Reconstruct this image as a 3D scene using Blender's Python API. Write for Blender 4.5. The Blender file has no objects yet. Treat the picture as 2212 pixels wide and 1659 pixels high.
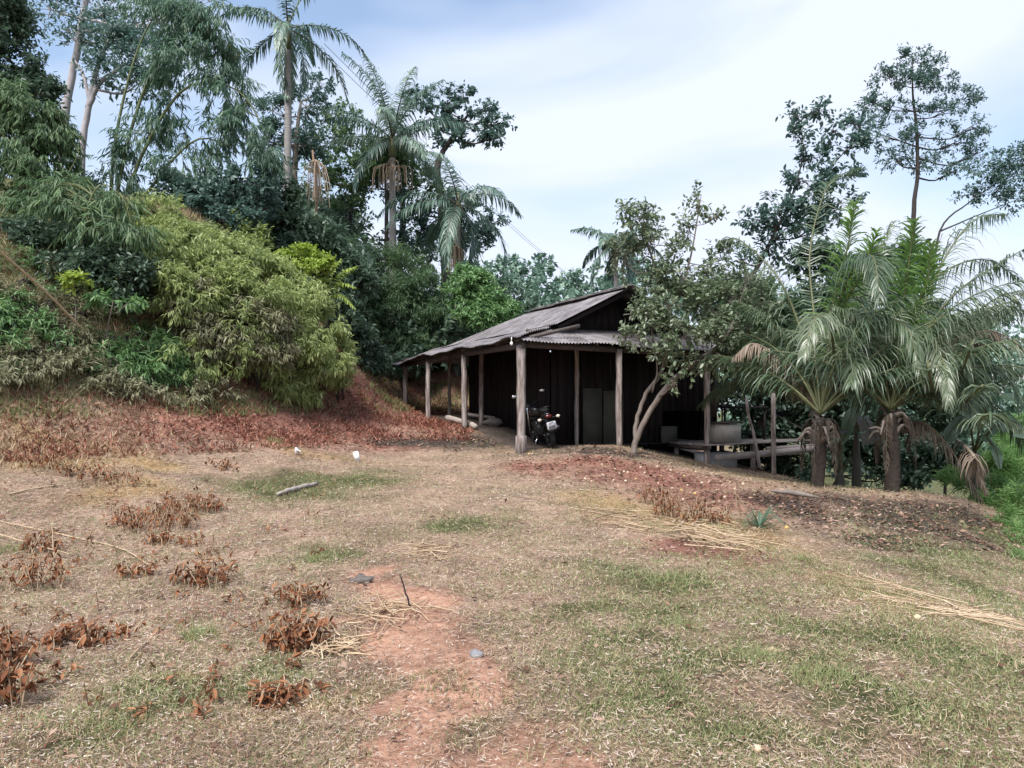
import bpy, math, random
import numpy as np
from mathutils import Vector, Matrix

# ------------------------------------------------------------------ camera, sky, sun, exposure
SC = bpy.context.scene
COL = SC.collection
F, CX, HY = 1640.0, 1106.0, 870.0          # focal length, centre column and horizon row on a 2212 x 1659 sheet
EYE = 1.6
cam_d = bpy.data.cameras.new('camera'); cam = bpy.data.objects.new('camera', cam_d); COL.objects.link(cam)
cam.location = (0, 0, EYE); cam.rotation_euler = (math.radians(90), 0, 0)
cam_d.sensor_width = 36.0; cam_d.lens = 36.0 * F / 2212.0
cam_d.shift_y = (HY - 829.5) / 2212.0
cam_d.clip_start = 0.05; cam_d.clip_end = 3000
SC.camera = cam

world = bpy.data.worlds.new('World'); SC.world = world; world.use_nodes = True
wn, wl = world.node_tree.nodes, world.node_tree.links
wn.clear()
sky = wn.new('ShaderNodeTexSky'); sky.sky_type = 'NISHITA'; sky.sun_disc = False
SUN_EL, SUN_ROT = math.radians(56), math.radians(207)
sky.sun_elevation = SUN_EL; sky.sun_rotation = SUN_ROT
sky.air_density = 1.2; sky.dust_density = 1.5; sky.ozone_density = 1.5
tc = wn.new('ShaderNodeTexCoord'); mp = wn.new('ShaderNodeMapping')
mp.inputs['Scale'].default_value = (1.0, 1.0, 2.6); mp.inputs['Rotation'].default_value = (0.3, 0.25, 0.5)
mp.inputs['Location'].default_value = (0.35, 0.2, 0.1)
wl.new(tc.outputs['Generated'], mp.inputs['Vector'])
nz = wn.new('ShaderNodeTexNoise'); nz.inputs['Scale'].default_value = 1.5; nz.inputs['Detail'].default_value = 4.5
nz.inputs['Roughness'].default_value = 0.45; nz.inputs['Distortion'].default_value = 0.3
wl.new(mp.outputs['Vector'], nz.inputs['Vector'])
rp = wn.new('ShaderNodeValToRGB')
rp.color_ramp.elements[0].position = 0.40; rp.color_ramp.elements[0].color = (0.12, 0.12, 0.12, 1)
rp.color_ramp.elements[1].position = 0.57; rp.color_ramp.elements[1].color = (1, 1, 1, 1)
wl.new(nz.outputs['Fac'], rp.inputs['Fac'])
mx = wn.new('ShaderNodeMix'); mx.data_type = 'RGBA'
mx.inputs['B'].default_value = (4.05, 4.4, 5.2, 1)
wl.new(rp.outputs['Color'], mx.inputs['Factor']); wl.new(sky.outputs['Color'], mx.inputs['A'])
bg = wn.new('ShaderNodeBackground'); bg.inputs['Strength'].default_value = 0.09
wo = wn.new('ShaderNodeOutputWorld')
wl.new(mx.outputs['Result'], bg.inputs['Color']); wl.new(bg.outputs['Background'], wo.inputs['Surface'])

sun_d = bpy.data.lights.new('sun', 'SUN'); sun_d.energy = 2.5; sun_d.angle = math.radians(24); sun_d.color = (1.0, 0.97, 0.94)
sun = bpy.data.objects.new('sun', sun_d); COL.objects.link(sun)
sv = Vector((math.sin(SUN_ROT) * math.cos(SUN_EL), math.cos(SUN_ROT) * math.cos(SUN_EL), math.sin(SUN_EL)))
sun.rotation_euler = sv.to_track_quat('Z', 'Y').to_euler()
SC.view_settings.view_transform = 'Standard'; SC.view_settings.look = 'None'
SC.view_settings.exposure = 1.33; SC.view_settings.gamma = 1.0
SC.cycles.max_bounces = 6; SC.cycles.diffuse_bounces = 3; SC.cycles.transmission_bounces = 4
SC.cycles.use_denoising = True

rng = np.random.default_rng(7)
random.seed(7)

# ------------------------------------------------------------------ helpers
def W(px, py, d):
    return np.array([(px - CX) / F * d, d, EYE + (HY - py) / F * d])

def nrm(v):
    v = np.asarray(v, float)
    return v / np.maximum(np.linalg.norm(v, axis=-1, keepdims=True), 1e-9)

def _hash(ix, iy, s):
    h = (ix.astype(np.int64) * 374761393 + iy.astype(np.int64) * 668265263 + s * 1442695041) & 0x7fffffff
    h = ((h ^ (h >> 13)) * 1274126177) & 0x7fffffff
    return ((h ^ (h >> 16)) & 0xffff) / 65535.0

def vnoise(x, y, s=0):
    x = np.asarray(x, float); y = np.asarray(y, float)
    ix, iy = np.floor(x), np.floor(y); fx, fy = x - ix, y - iy
    fx = fx * fx * (3 - 2 * fx); fy = fy * fy * (3 - 2 * fy)
    a = _hash(ix, iy, s); b = _hash(ix + 1, iy, s); c = _hash(ix, iy + 1, s); d = _hash(ix + 1, iy + 1, s)
    return (a * (1 - fx) + b * fx) * (1 - fy) + (c * (1 - fx) + d * fx) * fy

def fbm(x, y, s=0, o=4):
    t = 0; a = 0.5; k = 1.0; n = 0
    for i in range(o):
        t = t + a * vnoise(np.asarray(x) * k, np.asarray(y) * k, s + i * 17); n += a; a *= 0.5; k *= 2.1
    return t / n

# terrain: thin plate spline through surveyed points
def gp(px, py, d): return W(px, py, d)
TP = [gp(0, 1659, 3.4), gp(1106, 1659, 3.3), gp(2212, 1659, 3.4), gp(1106, 1300, 6.0), gp(1106, 1100, 10.3),
      gp(1130, 980, 16.5), gp(2180, 1260, 8.8), gp(2100, 1085, 14.2), gp(1775, 1050, 15.5), gp(1671, 1032, 18.0),
      gp(1343, 964, 17.6), gp(1900, 1300, 6.5), gp(1600, 1180, 9.2), gp(1500, 1010, 17.0), gp(1920, 1060, 15.2),
      gp(0, 1300, 6.0), gp(0, 1100, 9.5), gp(0, 960, 12.4), gp(0, 860, 13.2), gp(0, 700, 14.0), gp(0, 560, 15.2), gp(150, 1010, 11.8),
      gp(300, 1000, 12.8), gp(300, 880, 14.6), gp(300, 740, 15.8), gp(300, 560, 17.0),
      gp(550, 950, 15.2), gp(550, 880, 16.6), gp(520, 760, 17.6), gp(520, 600, 18.8), gp(700, 920, 17.6), gp(700, 850, 19.0), gp(680, 720, 20.2),
      gp(800, 930, 18.6), gp(780, 850, 21.5), gp(760, 760, 23.0), gp(918, 902, 22.6), gp(995, 925, 19.8), gp(868, 884, 24.8), gp(880, 845, 27.5),
      gp(960, 800, 30.0), gp(850, 780, 30.0), gp(1017, 890, 23.6), gp(1200, 960, 19.0), gp(1040, 800, 33.0)]
TP = [tuple(p) for p in TP]
TP += [(0, 0, 0), (0, -6, 0), (-6, -4, 0.2), (6, -4, -0.3), (-5, 2, 0.0), (5, 2, -0.1), (-9, 6, 0.5), (-14, 2, 2.5), (-14, 9, 3.5), (-16, 14, 6.5),
       (-12, 20, 6.9), (-8, 25, 6.6), (-20, 25, 9.5), (-6, 32, 6.0), (-14, 34, 9.5), (-25, 40, 13), (-10, 50, 10), (2, 38, 3.0), (10, 36, 0.5), (5, 24, 0.3),
       (9, 22, -0.8), (3, 20.5, 0.5), (16, 28, -4), (25, 30, -7), (12, 14, -2.3), (10, 8, -1.8), (9, 3, -1.0), (18, 8, -5), (20, 16, -5.5), (16, 20, -3.6), (30, 15, -9),
       (30, 45, -7), (10, 55, 0), (-40, 20, 16), (-30, 5, 9), (35, 0, -8), (0, 70, 3), (-40, 60, 18), (40, 65, -8), (-20, -10, 3), (15, -10, -2.5)]
TP = np.array(TP, float)
def _U(r2): return np.where(r2 > 1e-9, 0.5 * r2 * np.log(np.maximum(r2, 1e-9)), 0)
_n = len(TP)
_K = _U(((TP[:, None, :2] - TP[None, :, :2]) ** 2).sum(-1)) + np.eye(_n) * 0.15
_Pm = np.c_[np.ones(_n), TP[:, :2]]
_A = np.block([[_K, _Pm], [_Pm.T, np.zeros((3, 3))]])
_S = np.linalg.solve(_A, np.r_[TP[:, 2], 0, 0, 0])
def Zs(x, y):
    x = np.clip(np.asarray(x, float), -40, 40); y = np.clip(np.asarray(y, float), -10, 70)
    sh = np.broadcast(x, y).shape
    x = np.broadcast_to(x, sh).ravel(); y = np.broadcast_to(y, sh).ravel()
    out = np.empty(len(x))
    for i in range(0, len(x), 20000):
        xx, yy = x[i:i + 20000], y[i:i + 20000]
        r2 = (xx[:, None] - TP[None, :, 0]) ** 2 + (yy[:, None] - TP[None, :, 1]) ** 2
        out[i:i + 20000] = _U(r2) @ _S[:_n] + _S[_n] + _S[_n + 1] * xx + _S[_n + 2] * yy
    return out.reshape(sh)

def house_wt(x, y):
    dx, dy = x - 0.16, y - 16.5
    return dx * 0.911 + dy * 0.413, -dx * 0.413 + dy * 0.911

def Z(x, y):
    z = Zs(x, y)
    x = np.asarray(x, float); y = np.asarray(y, float)
    lawn = 0.05 * (fbm(x * 0.9, y * 0.9, 3) - 0.5) + 0.035 * (fbm(x * 4, y * 4, 5, 3) - 0.5)
    rough = np.clip((z - 0.9) / 1.2, 0, 1) + np.clip((-0.5 - z) / 1, 0, 1)
    w, t = house_wt(x, y)
    inside = np.clip((w + 0.3) / 0.5, 0, 1) * np.clip((7.2 - w) / 0.5, 0, 1) * np.clip((t + 0.2) / 0.5, 0, 1) * np.clip((9 - t) / 1, 0, 1)
    return z + (lawn + rough * (0.5 * (fbm(x * 0.6, y * 0.6, 9) - 0.5) + 0.22 * (fbm(x * 2.3, y * 2.3, 11) - 0.5))) * (1 - inside * 0.7)

def z1(x, y): return float(Z(np.array([x]), np.array([y]))[0])

_gc = {}
def G(px, py):
    k = (round(px, 2), round(py, 2))
    if k not in _gc: _gc[k] = _G(px, py)
    return _gc[k].copy()
def _G(px, py):
    """the ground point seen at a place on the sheet"""
    d = np.concatenate([np.linspace(2.6, 20, 500), np.linspace(20, 60, 300)])
    x = (px - CX) / F * d; z = EYE + (HY - py) / F * d
    hit = np.nonzero(z <= Z(x, d))[0]
    i = hit[0] if len(hit) else len(d) - 1
    return np.array([x[i], d[i], z1(x[i], d[i])])

# ------------------------------------------------------------------ meshes and objects
def mesh_uniform(name, V, Fc, tint=None, smooth=False, mats=(), mat_idx=None, attrs=None):
    V = np.ascontiguousarray(V, np.float32); Fc = np.ascontiguousarray(Fc, np.int32)
    me = bpy.data.meshes.new(name)
    nf, k = Fc.shape
    me.vertices.add(len(V)); me.vertices.foreach_set('co', V.ravel())
    cnt = np.full(nf, k, np.int32); flat = Fc.ravel()
    if k == 4:
        tri = Fc[:, 2] == Fc[:, 3]; cnt[tri] = 3
        msk = np.ones((nf, 4), bool); msk[tri, 3] = False; flat = Fc[msk]
    me.loops.add(len(flat)); me.loops.foreach_set('vertex_index', np.ascontiguousarray(flat))
    me.polygons.add(nf); me.polygons.foreach_set('loop_start', np.concatenate([[0], np.cumsum(cnt)[:-1]]).astype(np.int32))
    me.polygons.foreach_set('loop_total', cnt)
    if smooth: me.polygons.foreach_set('use_smooth', np.ones(nf, bool))
    if mat_idx is not None: me.polygons.foreach_set('material_index', np.asarray(mat_idx, np.int32))
    if tint is not None:
        a = me.attributes.new('tint', 'FLOAT', 'POINT'); a.data.foreach_set('value', np.ascontiguousarray(tint, np.float32))
    for k_, v_ in (attrs or {}).items():
        a = me.attributes.new(k_, 'FLOAT', 'POINT'); a.data.foreach_set('value', np.ascontiguousarray(v_, np.float32))
    for m in mats: me.materials.append(m)
    me.update(calc_edges=True); me.validate(verbose=False)
    return me

def link(name, me, parent=None, loc=None):
    o = bpy.data.objects.new(name, me); COL.objects.link(o)
    if parent is not None: o.parent = parent
    if loc is not None: o.location = loc
    return o

def tag(o, label=None, cat=None, group=None, kind=None):
    if label: o['label'] = label
    if cat: o['category'] = cat
    if group: o['group'] = group
    if kind: o['kind'] = kind
    return o

def empty(name, loc=(0, 0, 0), parent=None):
    o = bpy.data.objects.new(name, None); COL.objects.link(o); o.location = loc; o.empty_display_size = 0.2
    if parent is not None: o.parent = parent
    return o

class MB:
    """collects quads (and degenerate tris) for one mesh; vertices are world places, moved to the parent's frame on build"""
    def __init__(s): s.V = []; s.F = []; s.n = 0; s.T = []
    def add(s, V, Fc, tint=0.5):
        V = np.asarray(V, float); s.V.append(V); s.F.append(np.asarray(Fc, int) + s.n); s.n += len(V)
        s.T.append(np.broadcast_to(np.asarray(tint, float), (len(V),)))
    def tube(s, P, R, sides=6, tint=0.5, cap=True):
        P = np.asarray(P, float); R = np.broadcast_to(np.asarray(R, float), (len(P),))
        T = np.gradient(P, axis=0); T = nrm(T)
        ref = np.array([0, 0, 1.0]) if abs(nrm(P[-1] - P[0])[2]) < 0.9 else np.array([1.0, 0, 0])
        A = nrm(np.cross(T, ref)); B = np.cross(A, T)
        ang = np.linspace(0, 2 * np.pi, sides, endpoint=False)
        ring = P[:, None, :] + R[:, None, None] * (np.cos(ang)[None, :, None] * A[:, None, :] + np.sin(ang)[None, :, None] * B[:, None, :])
        V = ring.reshape(-1, 3); Fs = []
        for i in range(len(P) - 1):
            for j in range(sides):
                a, b = i * sides + j, i * sides + (j + 1) % sides
                Fs.append((a, b, b + sides, a + sides))
        if cap:
            c0, c1 = len(V), len(V) + 1; V = np.vstack([V, P[0], P[-1]])
            for j in range(sides):
                j2 = (j + 1) % sides; e = (len(P) - 1) * sides
                Fs.append((c0, j2, j, j)); Fs.append((c1, e + j, e + j2, e + j2))
        s.add(V, Fs, tint)
    def beam(s, p0, p1, wid, thk, up=(0, 0, 1), jit=0.0, tint=0.5):
        p0 = np.asarray(p0, float); p1 = np.asarray(p1, float); t = nrm(p1 - p0)
        a = np.cross(t, up)
        a = nrm(a) if np.linalg.norm(a) > 1e-4 else np.array([1.0, 0, 0])
        b = np.cross(a, t)
        V = []
        for p in (p0, p1):
            for sx, sy in ((-1, -1), (1, -1), (1, 1), (-1, 1)):
                V.append(p + a * sx * wid / 2 + b * sy * thk / 2 + (rng.normal(0, jit, 3) if jit else 0))
        s.add(V, [(0, 3, 2, 1), (4, 5, 6, 7), (0, 1, 5, 4), (1, 2, 6, 5), (2, 3, 7, 6), (3, 0, 4, 7)], tint)
    def blob(s, c, r, seg=10, rings=7, rough=0.0, tint=0.5, axis=None):
        c = np.asarray(c, float); r = np.broadcast_to(np.asarray(r, float), (3,))
        th = np.linspace(0, np.pi, rings + 1); ph = np.linspace(0, 2 * np.pi, seg, endpoint=False)
        V = np.array([[np.sin(a) * np.cos(b), np.sin(a) * np.sin(b), np.cos(a)] for a in th for b in ph])
        sd = rng.integers(1, 999)
        k = 1 + rough * (fbm(V[:, 0] * 2 + 5 + V[:, 2], V[:, 1] * 2 + 5 - V[:, 2], sd, 3) - 0.5) * 2
        V = V * k[:, None] * r
        if axis is not None: V = V @ np.array(axis).T
        Fs = [(i * seg + j, (i + 1) * seg + j, (i + 1) * seg + (j + 1) % seg, i * seg + (j + 1) % seg) for i in range(rings) for j in range(seg)]
        s.add(V + c, Fs, tint)
    def mesh(s, name, mat, smooth=False, org=(0, 0, 0)):
        V = np.vstack(s.V) - np.asarray(org, float)
        me = mesh_uniform(name, V, np.vstack(s.F), np.concatenate(s.T), smooth, (mat,) if mat else ())
        return me
    def build(s, name, mat, parent=None, smooth=False, org=None):
        if org is None: org = world_of(parent)
        return link(name, s.mesh(name, mat, smooth, org), parent)
    def thing(s, name, mat, base, smooth=False):
        o = link(name, s.mesh(name, mat, smooth, base)); o.location = base
        return o

def world_of(p):
    v = np.zeros(3)
    while p is not None: v = v + np.array(p.location); p = p.parent
    return v

def bez(pts, n):
    """smooth curve through the given points (Catmull-Rom)"""
    P = np.asarray(pts, float)
    if len(P) == 2: return P[0] + np.linspace(0, 1, n)[:, None] * (P[1] - P[0])
    Q = np.vstack([2 * P[0] - P[1], P, 2 * P[-1] - P[-2]])
    u = np.linspace(0, len(P) - 1 - 1e-6, n); i = u.astype(int); f = (u - i)[:, None]
    a, b, c, d = Q[i], Q[i + 1], Q[i + 2], Q[i + 3]
    return 0.5 * (2 * b + (c - a) * f + (2 * a - 5 * b + 4 * c - d) * f ** 2 + (3 * b - a - 3 * c + d) * f ** 3)

# ------------------------------------------------------------------ materials
def new_mat(name):
    m = bpy.data.materials.new(name); m.use_nodes = True
    n, l = m.node_tree.nodes, m.node_tree.links
    return m, n, l, n['Principled BSDF'], n['Material Output']

def ramp(n, cols, pos=None):
    r = n.new('ShaderNodeValToRGB'); e = r.color_ramp.elements
    pos = pos or [i / (len(cols) - 1) for i in range(len(cols))]
    while len(e) < len(cols): e.new(0.5)
    for i, c in enumerate(cols): e[i].position = pos[i]; e[i].color = (*c, 1)
    return r

def leaf_mat(name, cols, trans=0.3, rough=0.5, spec=0.35, pos=None):
    m, n, l, bs, out = new_mat(name)
    a = n.new('ShaderNodeAttribute'); a.attribute_name = 'tint'
    r = ramp(n, cols, pos); l.new(a.outputs['Fac'], r.inputs['Fac'])
    l.new(r.outputs['Color'], bs.inputs['Base Color'])
    bs.inputs['Roughness'].default_value = rough; bs.inputs['Specular IOR Level'].default_value = spec
    if trans > 0:
        t = n.new('ShaderNodeBsdfTranslucent'); mxs = n.new('ShaderNodeMixShader'); mxs.inputs[0].default_value = trans
        g = n.new('ShaderNodeHueSaturation'); g.inputs['Value'].default_value = 1.35; g.inputs['Saturation'].default_value = 1.1
        l.new(r.outputs['Color'], g.inputs['Color']); l.new(g.outputs['Color'], t.inputs['Color'])
        l.new(bs.outputs['BSDF'], mxs.inputs[1]); l.new(t.outputs['BSDF'], mxs.inputs[2]); l.new(mxs.outputs['Shader'], out.inputs['Surface'])
    return m

def rough_mat(name, cols, scale=(6, 6, 6), detail=5, rough=0.85, bump=0.4, bscale=None, spec=0.3, pos=None, objrand=0.0, metal=0.0, dist=0.01):
    m, n, l, bs, out = new_mat(name)
    tc = n.new('ShaderNodeTexCoord'); mp = n.new('ShaderNodeMapping'); mp.inputs['Scale'].default_value = scale
    l.new(tc.outputs['Object'], mp.inputs['Vector'])
    src = mp.outputs['Vector']
    if objrand:
        oi = n.new('ShaderNodeObjectInfo'); ml = n.new('ShaderNodeVectorMath'); ml.operation = 'ADD'
        sc = n.new('ShaderNodeMath'); sc.operation = 'MULTIPLY'; sc.inputs[1].default_value = 37.0
        l.new(oi.outputs['Random'], sc.inputs[0]); l.new(src, ml.inputs[0]); l.new(sc.outputs[0], ml.inputs[1]); src = ml.outputs[0]
    nz = n.new('ShaderNodeTexNoise'); nz.inputs['Scale'].default_value = 1.0; nz.inputs['Detail'].default_value = detail; nz.inputs['Roughness'].default_value = 0.62
    l.new(src, nz.inputs['Vector'])
    r = ramp(n, cols, pos); l.new(nz.outputs['Fac'], r.inputs['Fac'])
    col = r.outputs['Color']
    if objrand:
        hs = n.new('ShaderNodeHueSaturation'); mr = n.new('ShaderNodeMapRange')
        mr.inputs['To Min'].default_value = 1 - objrand; mr.inputs['To Max'].default_value = 1 + objrand
        l.new(oi.outputs['Random'], mr.inputs['Value']); l.new(mr.outputs['Result'], hs.inputs['Value']); l.new(col, hs.inputs['Color']); col = hs.outputs['Color']
    l.new(col, bs.inputs['Base Color'])
    bs.inputs['Roughness'].default_value = rough; bs.inputs['Specular IOR Level'].default_value = spec; bs.inputs['Metallic'].default_value = metal
    if bump:
        bp = n.new('ShaderNodeBump'); bp.inputs['Strength'].default_value = bump; bp.inputs['Distance'].default_value = dist
        l.new(nz.outputs['Fac'], bp.inputs['Height']); l.new(bp.outputs['Normal'], bs.inputs['Normal'])
    return m

M = {}
M['bark_pale'] = rough_mat('bark_pale', [(.16, .14, .14), (.36, .33, .34), (.5, .47, .48)], (7, 7, 3), bump=.5)
M['bark_grey'] = rough_mat('bark_grey', [(.05, .04, .035), (.17, .14, .12), (.28, .25, .22)], (12, 12, 5), bump=.6)
M['bark_dark'] = rough_mat('bark_dark', [(.015, .012, .012), (.042, .035, .032), (.08, .068, .062)], (12, 12, 5), bump=.6)
M['palm_trunk'] = rough_mat('palm_trunk', [(.1, .09, .085), (.26, .24, .23), (.38, .36, .35)], (3, 3, 14), bump=.5)
M['coco_trunk'] = rough_mat('coco_trunk', [(.012, .009, .008), (.035, .027, .022), (.075, .06, .05)], (9, 9, 14), bump=.8, dist=.03)
M['post'] = rough_mat('weathered_post', [(.06, .045, .04), (.2, .16, .145), (.3, .26, .245), (.46, .42, .4)], (22, 22, 2.5), bump=.9, dist=.03, pos=[.25, .45, .55, .75], objrand=.15)
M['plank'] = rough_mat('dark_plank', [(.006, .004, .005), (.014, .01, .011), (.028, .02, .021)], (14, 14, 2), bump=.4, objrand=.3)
M['panel'] = rough_mat('pale_panel', [(.035, .035, .03), (.075, .075, .062), (.12, .117, .1)], (5, 5, 3), bump=.2, objrand=.15)
M['deckwood'] = rough_mat('deck_board', [(.1, .085, .08), (.22, .19, .18), (.34, .3, .28)], (3, 10, 10), bump=.4, objrand=.2)
M['beamwood'] = rough_mat('beam_wood', [(.03, .024, .022), (.08, .065, .06), (.15, .125, .115)], (8, 8, 8), bump=.4, objrand=.2)
M['greyboard'] = rough_mat('grey_board', [(.2, .18, .16), (.36, .33, .3), (.45, .42, .38)], (4, 4, 4), bump=.2)
M['concrete'] = rough_mat('concrete', [(.14, .14, .15), (.25, .25, .26), (.34, .34, .35)], (5, 5, 5), bump=.3)
M['log'] = rough_mat('dead_log', [(.14, .11, .095), (.29, .25, .22), (.44, .4, .36)], (10, 10, 10), bump=.5, objrand=.15)
M['stick'] = rough_mat('stick', [(.2, .14, .09), (.4, .3, .2), (.55, .43, .3)], (12, 12, 12), bump=.3)
M['black'] = rough_mat('black_plastic', [(.006, .006, .007), (.012, .012, .013)], (20, 20, 20), rough=.45, bump=0, spec=.4)
M['rubber'] = rough_mat('rubber', [(.008, .008, .008), (.016, .016, .016)], (30, 30, 30), rough=.8, bump=.2)
M['blackpaint'] = rough_mat('black_paint', [(.008, .008, .01), (.012, .012, .014)], (20, 20, 20), rough=.2, bump=0, spec=.6)
M['chrome'] = rough_mat('chrome', [(.5, .5, .52), (.7, .7, .72)], (20, 20, 20), rough=.22, bump=0, metal=1)
M['white'] = rough_mat('white_plastic', [(.6, .6, .6), (.85, .85, .85)], (20, 20, 20), rough=.5, bump=.1)
M['redglass'] = rough_mat('red_lens', [(.05, .004, .004), (.08, .006, .005)], (20, 20, 20), rough=.2, bump=0, spec=.6)
M['amber'] = rough_mat('clear_lens', [(.5, .45, .38), (.65, .6, .5)], (20, 20, 20), rough=.15, bump=0, spec=.6)
M['plate'] = rough_mat('number_plate', [(.32, .32, .34), (.45, .45, .48)], (18, 18, 18), rough=.5, bump=0)
M['ink'] = rough_mat('plate_ink', [(.02, .02, .025), (.05, .05, .06)], (20, 20, 20), rough=.6, bump=0)
M['stone'] = rough_mat('stone', [(.08, .08, .085), (.2, .2, .21), (.3, .3, .31)], (16, 16, 16), bump=.5)
M['cloth'] = rough_mat('grey_rag', [(.05, .045, .042), (.12, .105, .095), (.2, .18, .165)], (16, 16, 16), bump=.4)
M['wire'] = rough_mat('wire', [(.04, .04, .045), (.07, .07, .075)], (5, 5, 5), rough=.6, bump=0)
M['fruit'] = leaf_mat('fruit_skin', [(.3, .18, .1), (.45, .33, .22), (.55, .44, .32), (.58, .4, .14)], trans=0, rough=.5)

# ------------------------------------------------------------------ the ground
def axis(lo, hi, step, far):
    core = np.arange(lo, hi + step * .5, step)
    g = []; s = step
    x = hi
    while x < far: s *= 1.35; x += s; g.append(x)
    g2 = []; s = step; x = lo
    while x > -far: s *= 1.35; x -= s; g2.append(x)
    return np.concatenate([g2[::-1], core, g])
gx = axis(-14, 14, 0.13, 900); gy = axis(1.5, 26, 0.13, 900)
XX, YY = np.meshgrid(gx, gy)
ZZ = Z(XX, YY)
def blob_mask(x, y, spots):
    m = np.zeros(np.broadcast(x, y).shape)
    x = x + 1.1 * (fbm(x * .9, y * .9, 51) - .5) + .5 * (fbm(x * 3, y * 3, 53, 3) - .5); y = y + 1.6 * (fbm(x * .9, y * .9, 57) - .5) + .6 * (fbm(x * 3, y * 3, 59, 3) - .5)
    for (px, py, rx, ry) in spots:
        c = G(px, py); a = G(px, py - ry * .5); b = G(px, py + ry * .5)
        sx = max(rx * c[1] / F, .05); sy = max(abs(a[1] - b[1]), .08)
        m = np.maximum(m, np.exp(-(((x - c[0]) / sx) ** 2 + ((y - c[1]) / sy) ** 2)))
    return m
RED = [(880, 1290, 45, 35), (925, 1340, 40, 40), (960, 1420, 50, 40), (990, 1500, 60, 40), (1000, 1580, 70, 45), (1100, 1640, 120, 40), (950, 1650, 90, 30),
       (420, 890, 170, 50), (600, 900, 150, 45), (740, 850, 70, 60), (780, 920, 80, 40), (250, 740, 45, 30), (270, 760, 40, 30), (1180, 1010, 90, 15), (960, 800, 90, 60),
       (830, 960, 90, 14), (1420, 1030, 170, 24), (1560, 1080, 170, 26), (1300, 1000, 120, 12), (1520, 1190, 120, 18)]
GREEN = [(2060, 1200, 120, 26), (2130, 1280, 90, 40), (1950, 1220, 120, 20), (2150, 1160, 50, 30), (660, 1050, 120, 28), (800, 1040, 90, 22), (980, 1130, 100, 22), (1450, 1260, 160, 30), (1480, 1350, 110, 28), (1300, 1330, 110, 30), (1350, 1530, 160, 30), (1430, 1420, 120, 25), (1700, 1440, 150, 50), (1800, 1500, 200, 60), (2000, 1600, 220, 70),
         (1650, 1600, 260, 60), (1900, 1380, 160, 40), (2100, 1420, 120, 60), (450, 1480, 120, 40), (250, 1500, 110, 40), (1380, 1480, 130, 40), (30, 690, 70, 40), (40, 760, 70, 30), (700, 1200, 60, 18)]
GOLD = [(1330, 1090, 110, 25), (1420, 1120, 80, 18), (600, 960, 160, 14), (330, 1010, 90, 18), (60, 900, 130, 40), (120, 990, 130, 30), (300, 1060, 90, 25), (200, 960, 130, 30), (640, 1540, 180, 40), (1600, 1170, 130, 30), (1930, 1280, 100, 40), (300, 1480, 90, 30)]
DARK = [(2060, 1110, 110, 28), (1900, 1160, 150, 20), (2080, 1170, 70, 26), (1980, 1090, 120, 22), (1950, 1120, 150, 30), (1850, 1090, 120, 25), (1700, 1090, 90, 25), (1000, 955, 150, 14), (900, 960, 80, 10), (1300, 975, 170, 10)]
PATH = [(868, 1270, 59, 37), (905, 1310, 78, 47), (930, 1360, 70, 47), (955, 1420, 78, 47), (980, 1480, 89, 47), (1000, 1540, 108, 47), (1020, 1600, 135, 50), (1090, 1655, 229, 50), (930, 1640, 121, 37), (1160, 1600, 81, 27), (860, 1420, 90, 50), (900, 1560, 140, 50), (1180, 1640, 160, 40), (820, 1330, 60, 40)]
def masks(x, y):
    br = 0.55 + 0.9 * fbm(x * 1.3, y * 1.3, 21)
    m = [np.clip(blob_mask(x, y, s) * br * 1.15, 0, 1) for s in (RED, GREEN, GOLD, DARK)]
    m[0] = np.maximum(m[0], path_mask(x, y)); return m
def path_mask(x, y): return np.clip(blob_mask(x, y, PATH) * (.7 + 1.3 * fbm(x * 2.3, y * 2.3, 63)) * 1.2 - .3, 0, 1)
mr_, mg_, mo_, md_ = masks(XX.ravel(), YY.ravel())
ww, tt = house_wt(XX.ravel(), YY.ravel())
mr_ = np.maximum(mr_, np.clip((ZZ.ravel() - 1.0) / 1.2, 0, 1) * np.clip((28 - YY.ravel()) / 4, 0, 1) * np.clip(fbm(XX.ravel(), YY.ravel(), 33) * 2.2 - .75, 0, .6))
slopeg = np.clip((ZZ.ravel() - 1.2) / .8, 0, 1) * np.clip((-XX.ravel() - 6) / 2, 0, 1) * .6
band = np.clip((ZZ.ravel() - .65) / .5, 0, 1) * np.clip((3.4 - ZZ.ravel()) / 1, 0, 1) * np.clip((XX.ravel() + 8) / 1.5, 0, 1) * np.clip((27 - YY.ravel()) / 3, 0, 1) * np.clip((-XX.ravel() + .3) / .5, 0, 1)
mr_ = np.clip(np.maximum(mr_, band * (.5 + .7 * fbm(XX.ravel() * 1.5, YY.ravel() * 1.5, 37))), 0, 1)
far_g = slopeg + np.clip((np.hypot(XX.ravel(), YY.ravel()) - 28) / 8, 0, 1) + np.clip((-0.6 - ZZ.ravel()) / .6, 0, 1) + np.clip((ZZ.ravel() - 4.5) / 1.5, 0, 1)
mg_ = np.clip(np.maximum(mg_, far_g), 0, 1)
md_ = np.maximum(md_, np.clip((ww - .1) / .4, 0, 1) * np.clip((7 - ww) / .4, 0, 1) * np.clip((tt - .1) / .5, 0, 1) * np.clip((9.5 - tt) / .5, 0, 1))  # house floor darkened: shade under the roof put into the soil colour
nx, ny = len(gx), len(gy)
ii = np.arange(nx * ny).reshape(ny, nx)
Fq = np.stack([ii[:-1, :-1], ii[:-1, 1:], ii[1:, 1:], ii[1:, :-1]], -1).reshape(-1, 4)

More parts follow.
